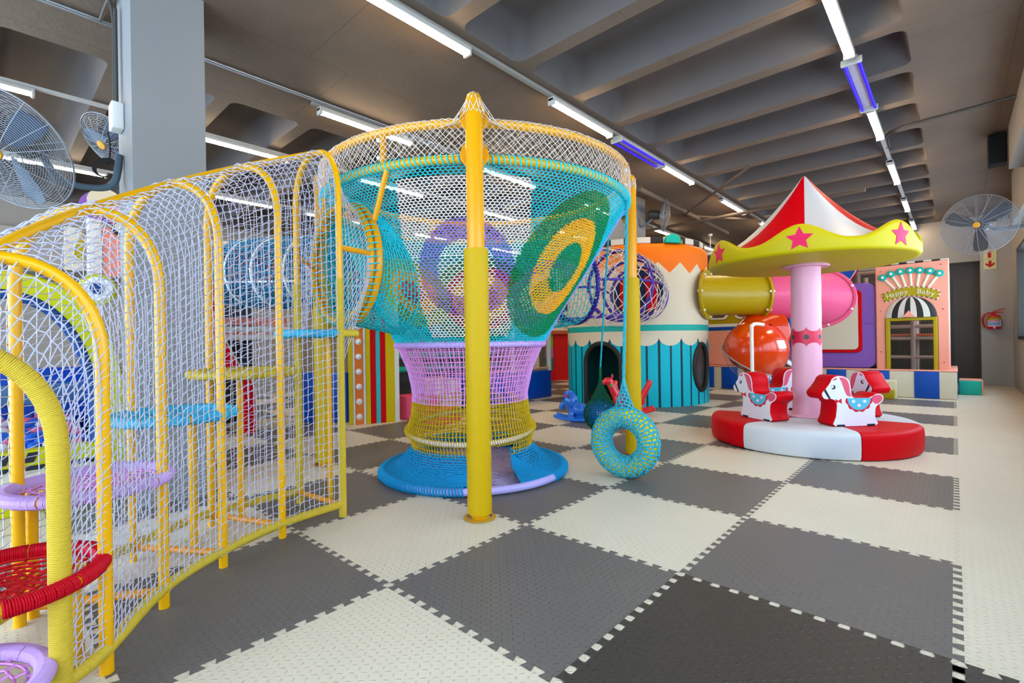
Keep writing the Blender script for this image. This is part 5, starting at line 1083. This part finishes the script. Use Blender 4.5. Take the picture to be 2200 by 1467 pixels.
for y in (yc+.575, yc-.575):
    mb = MB(); mb.prism([(y+.115*math.cos(t), 1.60+.12*math.sin(t)) for t in np.linspace(0,2*PI,32,endpoint=False)], -.10, .02, fx(-2.72), bevel=.01); e = mb.build('eye', LIME, fb, smooth=40)
    mb = MB(); mb.prism([(y+.088*math.cos(t), 1.60+.092*math.sin(t)) for t in np.linspace(0,2*PI,32,endpoint=False)], .02, .035, fx(-2.72), bevel=.005); mb.build('eye_white', WHITE, e, smooth=40)
    mb = MB(); mb.prism([(y-.01+.042*math.cos(t), 1.60+.044*math.sin(t)) for t in np.linspace(0,2*PI,24,endpoint=False)], .035, .042, fx(-2.72)); mb.build('pupil', NAVY, e, smooth=40)
mb = MB(); mb.rbox((-2.86,yc-.70,0),(-2.66,yc+.70,.17), .02, n=2); mb.build('lower_lip', LIME, fb)
mb = MB(); mb.rbox((-2.84,yc-.60,.17),(-2.70,yc+.60,.31), .015, n=2); mb.build('chin_band', CRV, fb)
mb = MB(); mb.rbox((-2.83,yc-.60,.325),(-2.69,yc+.60,.44), .015, n=2); lip = mb.build('upper_lip', LIME, fb)
mb = MB(); mb.box((-2.83,yc-.60,.30),(-2.686,yc+.60,.33)); mb.build('lip_seam', INK, lip, smooth=None)
for k in range(6): y = yc-.38+.135*k; mb = MB(); mb.prism([(y,.355),(y+.05,.355),(y+.075,.425),(y+.022,.425)], 0, .006, fx(-2.69)); mb.build('tooth_mark', INK, lip, smooth=None)
mb = MB(); mb.rbox((-4.05,yc-.75,0),(-3.95,yc+.75,.98), .02, n=2); mb.rbox((-4.0,yc+.62,0),(-2.86,yc+.70,.92), .02, n=2); mb.rbox((-4.0,yc-.70,0),(-2.86,yc-.62,.92), .02, n=2); mb.build('pit_walls', BWALL, fb)
mb = MB(); mb.rbox((-3.96,yc-.62,.66),(-3.93,yc+.62,.84), .01, n=1); mb.build('grey_window', mat('blue_grey_vinyl', '#5c86ac', .5), fb)
mb = MB()
for y in (yc+.28,yc-.3): mb = MB(); mb.rbox((-3.955,y,.30),(-3.90,y+.06,.86), .01, n=1); mb.build('white_post', WHITE, fb)
mb = MB(); mb.box((-3.95,yc-.62,.05),(-2.86,yc+.62,.38)); mb.build('pit_floor', BWALL, fb, smooth=None)
fb.location.x -= .10
proto = {}
cols = (('blue', '#1c62d4'), ('pink', '#e2648c'), ('white', '#d6d8e6')); cnt = 0
spots = []
gy = np.arange(yc-.56, yc+.50, .078)
for r_, x in enumerate(np.arange(-2.92, -3.88, -.078)):
    for y in gy:
        if y < yc-.25 and True: 
            if y < -1.62: continue
        spots.append((x+rng.uniform(-.012,.012), y+rng.uniform(-.012,.012)+(.039 if r_ % 2 else 0), .418+max(0,(-2.95-x))*.12+rng.uniform(0,.035)))
for (x, y, z) in spots:
    cn, cc = cols[int(rng.integers(0, 3))]
    if y > yc+.57: continue
    if cn not in proto:
        mb = MB(); mb.sphere((0,0,0), .038, 16, 10); o = mb.build('pit_ball', mat(cn+'_ball_plastic', cc, .35), smooth=180); proto[cn] = o
    else: o = proto[cn].copy(); COL.objects.link(o)
    o.location = (x-.10, y, z); tag(o, cn+' plastic ball among those filling the frog ball pit', 'ball', cn+' balls in the frog ball pit')
# striped panel with bulbs
spn = empty('striped_panel', (-4.2,2.5,0), 'vertical striped panel with a column of round white bulbs, left of the funnel', 'panel')
p0 = np.array((-4.33,2.20)); p1 = np.array((-4.075,2.865)); dv = nrm([*(p1-p0),0]); Lw = np.linalg.norm(p1-p0); nv = np.cross(dv, (0,0,1)); nv = nv if nv[0] > 0 else -nv
us = [757,764,768,783,788,797,807,816,826,844,853]; MST = mat('mustard_stripe_vinyl', '#c8b000', .5, .2)
ms = [MST, WOODN, mat('orange_stripe_vinyl', '#de7426', .45), WOODN, MST, VRED, mat('aqua_stripe_vinyl', '#3cb0b0', .45), VRED, MST, WOODN]
H_ = 2.2
for a, b, m_ in zip(us[:-1], us[1:], ms):
    fa = (a-757)/96; fb_ = (b-757)/96; fa = fa**.98; A = p0+(p1-p0)*fa; B = p0+(p1-p0)*fb_
    mb = MB(); mb.prism([(0,0),(np.linalg.norm(B-A),0),(np.linalg.norm(B-A),H_),(0,H_)], -.05, 0, frame((*A,0), dv, (0,0,1), np.cross(dv, (0,0,1))) if np.cross(dv,(0,0,1))[0] > 0 else frame((*A,0), dv, (0,0,1), np.cross(dv, (0,0,1)))); mb.build('stripe_board', m_, spn)
sg_ = 1 if np.cross(dv,(0,0,1))[0] > 0 else -1
for k in range(10):
    c = np.array((*(p0+(p1-p0)*.19), .115+.214*k))+nv*.012; mb = MB(); mb.sphere(c, .036, 18, 10); b_ = mb.build('bulb', mat('frosted_bulb', '#d9dade', .2, .5), spn, smooth=180)
    mb = MB(); q = frame(c-nv*.010, dv, (0,0,1), nv); mb.lathe([(.034,0),(.043,.0),(.043,.014),(.034,.014)], (0,0,0), 20, mtx=q); mb.build('bulb_ring', WHITE, b_)
# play frame on the left with pink boards, rails, dark den, blue barrier
lf = empty('play_gym', (-5.0,1.4,0), 'play gym with pink boards, white rails and a dark den, seen through the tunnel net', 'play frame')
XF = -4.9; PKB = mat('salmon_vinyl', '#e08572', .45)
for y in (.55, 1.50): mb = MB(); mb.tube([(XF,y,0),(XF,y,2.48)], .045, 12); mb.build('post', WOODN, lf)
for z, r_ in ((2.45,.045),(2.16,.03),(1.37,.04),(1.26,.04)): mb = MB(); mb.tube([(XF,.45,z),(XF,1.62,z)], r_, 10); mb.build('rail', WOODN, lf)
for z0, z1, d in ((2.19,2.41,.0),(1.42,1.52,.0),(1.28,1.36,0),(2.0,2.13,-.06)): mb = MB(); mb.rbox((XF-.06+d,.45,z0),(XF+d,1.5 if z0 > 1.9 else 1.62,z1), .015, n=2); mb.build('pink_board', PKB, lf)
for y, z in ((1.18,2.25),(.60,2.30)):
    s = star2(.085); mb = MB(); mb.prism(s+np.array((y,z)), 0, .008, fx(XF+.004)); mb.build('red_star', VRED, lf, smooth=None); mb = MB(); mb.sphere((XF+.014,y,z), .028, 10, 8); mb.build('star_centre', WHITE, lf)
mb = MB(); mb.box((XF-1.2,.45,0),(XF-1.14,1.52,2.2)); mb.box((XF-1.2,.42,0),(XF-.1,.46,1.3)); mb.build('den_back', mat('dark_den_vinyl', '#2c2e38', .6), lf, smooth=None)
mb = MB(); mb.box((XF-1.2,.45,1.22),(XF-.05,1.52,1.26)); mb.build('den_roof', mat('dark_den_vinyl', '#2c2e38', .6), lf, smooth=None)
# red side board with white edge
P = spline([(.62,1.95),(.66,1.55),(.70,1.30),(.80,1.05),(.90,.86),(1.02,.70),(1.06,.45),(1.06,.02)], 30); Pb = [(y-.12,z) for y, z in P[::-1]]
mb = MB(); mb.prism(list(map(tuple, P))+Pb, 0, .06, fx(-4.70)); rb = mb.build('red_side_board', VRED, lf)
mb = MB(); mb.tube([(-4.67,y,z) for y, z in P], .028, 10); mb.build('white_edge', WOODN, rb, smooth=60)
bl_ = empty('foam_barrier', (-4.85,2.2,0), 'bright blue foam barrier below a mesh screen, behind the left yellow pole', 'barrier')
a_ = nrm((.80,.60,0)); mb = MB(); mb.rbox((0,-.04,0),(.80,.04,.74), .02, n=2, mtx=frame((-5.25,1.86,0), a_, np.cross((0,0,1),a_), (0,0,1))); mb.build('foam_block', BWALL, bl_)
mb = MB(); O = np.array((-5.25,1.86,0)); xs = np.arange(0,.8,.03); zs = np.arange(.76,1.35,.03); mb.strands([O+a_*x+(0,0,.75) for x in xs], [O+a_*x+(0,0,1.36) for x in xs], .003); mb.strands([O+(0,0,z) for z in zs], [O+a_*.8+(0,0,z) for z in zs], .003); mb.build('mesh_screen', mat('tan_net_cord', '#978870', .8), bl_, smooth=180)
# blue and white net tube with white hoops
nt2 = empty('white_hooped_net_tube', (-4.4,1.2,2.1), 'blue net crawl tube with white hoops seen through the tunnel net', 'net tube')
B0 = np.array((-5.05,.98,2.10)); B1 = np.array((-2.55,1.75,1.95)); ax = nrm(B1-B0); h1 = nrm(np.cross(ax,(0,0,1))); h2 = np.cross(h1, ax); R_ = .42
for f in (0,.16,.34,.55,.78): mb = MB(); mb.tube(circle(B0+(B1-B0)*f, R_, 48, h1, h2), .022, 10, closed=True); mb.build('hoop', WOODN, nt2, smooth=180)
for t_ in (-.35, PI+.3, PI/2): d = R_*(math.cos(t_)*h1+math.sin(t_)*h2); mb = MB(); mb.tube([B0+d, B0+(B1-B0)*.8+d], .014, 8); mb.build('rail', WOODN, nt2)
th = np.arange(56)*2*PI/56; rows = [B0+(B1-B0)*f+(R_+.01)*(np.cos(th)[:,None]*h1+np.sin(th)[:,None]*h2) for f in np.linspace(0,.86,46)]
mb = MB(); grid_strands(mb, np.array(rows), .010, 'hex', True, .006); mb.build('blue_net', mat('petrol_blue_cord', '#1878a4', .8), nt2, smooth=180)
# foam steps and jade bolsters behind the striped panel
fs = empty('foam_steps', (-3.9,3.3,0), 'pink, yellow and cream foam steps beside the striped panel', 'steps')
mb = MB(); mb.rbox((-4.35,2.98,0),(-3.70,3.30,.36), .02, n=2); mb.build('pink_block', mat('coral_pink_vinyl', '#d8486c', .45), fs)
mb = MB(); mb.rbox((-4.40,3.30,0),(-4.05,3.75,.60), .02, n=2); mb.build('yellow_block', MUST, fs); mb = MB(); mb.rbox((-4.05,3.30,0),(-3.70,3.75,.60), .02, n=2); mb.build('cream_block', CRV, fs)
mb = MB(); mb.rbox((-3.70,3.0,0),(-3.30,3.40,.20), .02, n=2); mb.build('pink_block', mat('coral_pink_vinyl', '#d8486c', .45), fs)
bo = empty('padded_bolsters', (-4.6,4.4,0), 'jade and red padded beams on a dark screen behind the foam steps', 'bolster')
for z, r_, m_ in ((.72,.05,mat('jade_vinyl', '#1cab92', .5)),(.95,.055,mat('jade_vinyl', '#1cab92', .5)),(1.10,.04,PKB),(1.16,.03,VRED)): mb = MB(); mb.tube([(-4.75,3.2,z),(-4.5,5.4,z)], r_, 12); mb.build('beam', m_, bo)
mb = MB(); mb.box((-5.1,3.0,0),(-5.04,6.0,1.9)); mb.build('screen', mat('dark_screen', '#3f3c38', .6), bo, smooth=None)
# netted box with blue foam base near the red doorway
nb_ = empty('netted_play_box', (-4.2,5.6,0), 'netted play box with a bright blue foam base, between funnel and red doorway', 'play box')
mb = MB(); mb.rbox((-4.75,4.35,0),(-4.22,6.72,.55), .02, n=2); mb.build('foam_base', BWALL, nb_)
for y in (4.4,5.55,6.68): mb = MB(); mb.tube([(-4.25,y,.55),(-4.25,y,2.0)], .05, 10); mb.build('post', WOODN, nb_)
mb = MB(); mb.tube([(-4.25,4.4,.60),(-4.25,6.68,.60)], .03, 8); mb.tube([(-4.25,4.4,1.42),(-4.25,6.68,1.42)], .04, 8); mb.build('rail', mat('peach_rail', '#d8a078', .5), nb_)
mb = MB(); ys = np.arange(4.4,6.68,.04); zs = np.arange(.62,1.98,.04); mb.strands([(-4.27,y,.6) for y in ys], [(-4.27,y,2.0) for y in ys], .0035); mb.strands([(-4.27,4.4,z) for z in zs], [(-4.27,6.68,z) for z in zs], .0035); mb.build('net', mat('tan_net_cord', '#978870', .8), nb_, smooth=180)
# red doorway far back
rd = empty('red_doorway', (-6.3,10,0), 'deep red doorway panels under a cream frame, far back left of the round tower', 'doorway')
q = frame((-6.75,9.65,0), nrm((.72,.69,0)), (0,0,1), np.cross(nrm((.72,.69,0)), (0,0,1)))
mb = MB(); mb.prism([(.28,0),(1.0,0),(1.0,1.42),(.28,1.42)], -.3, -.24, q); mb.build('red_board', mat('deep_red_vinyl', '#b80a0c', .5), rd)
for a, b, m_ in ((0,.30,VRED),(.30,.66,mat('deep_teal_vinyl', '#16605c', .5)),(.66,.98,mat('mauve_vinyl', '#8a6a94', .5)),(.98,1.36,mat('leaf_vinyl', '#5c9a1c', .5))): mb = MB(); mb.prism([(.05,a),(.28,a),(.28,b),(.05,b)], -.3, -.2, q); mb.build('colour_block', m_, rd)
mb = MB(); mb.prism([(-.1,1.36),(1.05,1.36),(1.05,1.46),(-.1,1.46)], -.3, -.1, q); mb.build('lintel', mat('rust_vinyl', '#a8502c', .5), rd)
for P in ([(-.4,1.46),(1.1,1.46),(1.1,1.58),(-.4,1.58)], [(-.4,1.9),(1.1,1.9),(1.1,2.0),(-.4,2.0)], [(.62,1.5),(.70,1.5),(.70,1.95),(.62,1.95)], [(.85,1.5),(.93,1.5),(.93,1.95),(.85,1.95)], [(-.28,0),(-.14,0),(-.14,2.0),(-.28,2.0)]): mb = MB(); mb.prism(P, -.28, -.12, q); mb.build('cream_frame', CRV, rd)
mb = MB()
for r_, m_ in ((.34,0),(.25,1),(.15,2)): mb.prism([(.2+r_*math.cos(t), 1.60+r_*math.sin(t)) for t in np.linspace(0,PI,18)], -.2, -.14+.01*m_, q, m_)
mb.build('rainbow_arch', [mat('brick_vinyl', '#b8452e', .5), CRV, mat('taupe_vinyl', '#8a7468', .5)], rd)
# painted sign posts seen above the frog
de = empty('cutout_sign', (-5.75,-.25,0), 'peach and cream cut-out figure board on a white post behind the left pillar', 'cut-out')
g = lambda y, z: (y, z)
mb = MB(); mb.rbox((-5.9,-.42,0),(-5.80,-.28,2.75), .02, n=2); mb.build('white_post', WOODN, de)
mb = MB(); mb.prism([(-.22+.26*math.cos(t), 2.93+.20*math.sin(t)) for t in np.linspace(0,2*PI,30,endpoint=False)], 0, .04, fx(-5.92)); mb.build('purple_disc', VIO, de)
mb = MB(); mb.prism([(-.24+.17*math.cos(t), 3.0+.15*math.sin(t)) for t in np.linspace(0,2*PI,30,endpoint=False)], .04, .07, fx(-5.92)); mb.build('cream_disc', CRV, de)
mb = MB(); mb.prism([(.14+.36*math.cos(t), 2.86+.26*math.sin(t)) for t in np.linspace(0,2*PI,30,endpoint=False)], .06, .10, fx(-5.92)); mb.build('peach_dome', PKB, de)
mb = MB(); mb.prism([(-.27,2.05),(.05,2.05),(.12,2.4),(.12,2.66),(-.27,2.66)], .06, .10, fx(-5.92)); mb.build('peach_board', PKB, de)
mb = MB(); mb.prism([(-.06+.13*math.cos(t), 2.66+.10*math.sin(t)) for t in np.linspace(0,2*PI,24,endpoint=False)], .10, .12, fx(-5.92)); mb.build('dark_ring', INK, de); mb = MB(); mb.prism([(-.06+.10*math.cos(t), 2.68+.08*math.sin(t)) for t in np.linspace(0,2*PI,24,endpoint=False)], .12, .14, fx(-5.92)); mb.build('cream_oval', CRV, de)
mb = MB(); mb.prism([(-.62,2.1),(-.46,2.1),(-.46,2.62),(-.62,2.62)], .0, .05, fx(-5.92)); mb.build('cream_column', CRV, de); mb = MB(); mb.prism([(-.55,2.3),(-.45,2.2),(-.45,2.6)], .05, .08, fx(-5.92)); mb.build('mustard_corner', MUST, de)
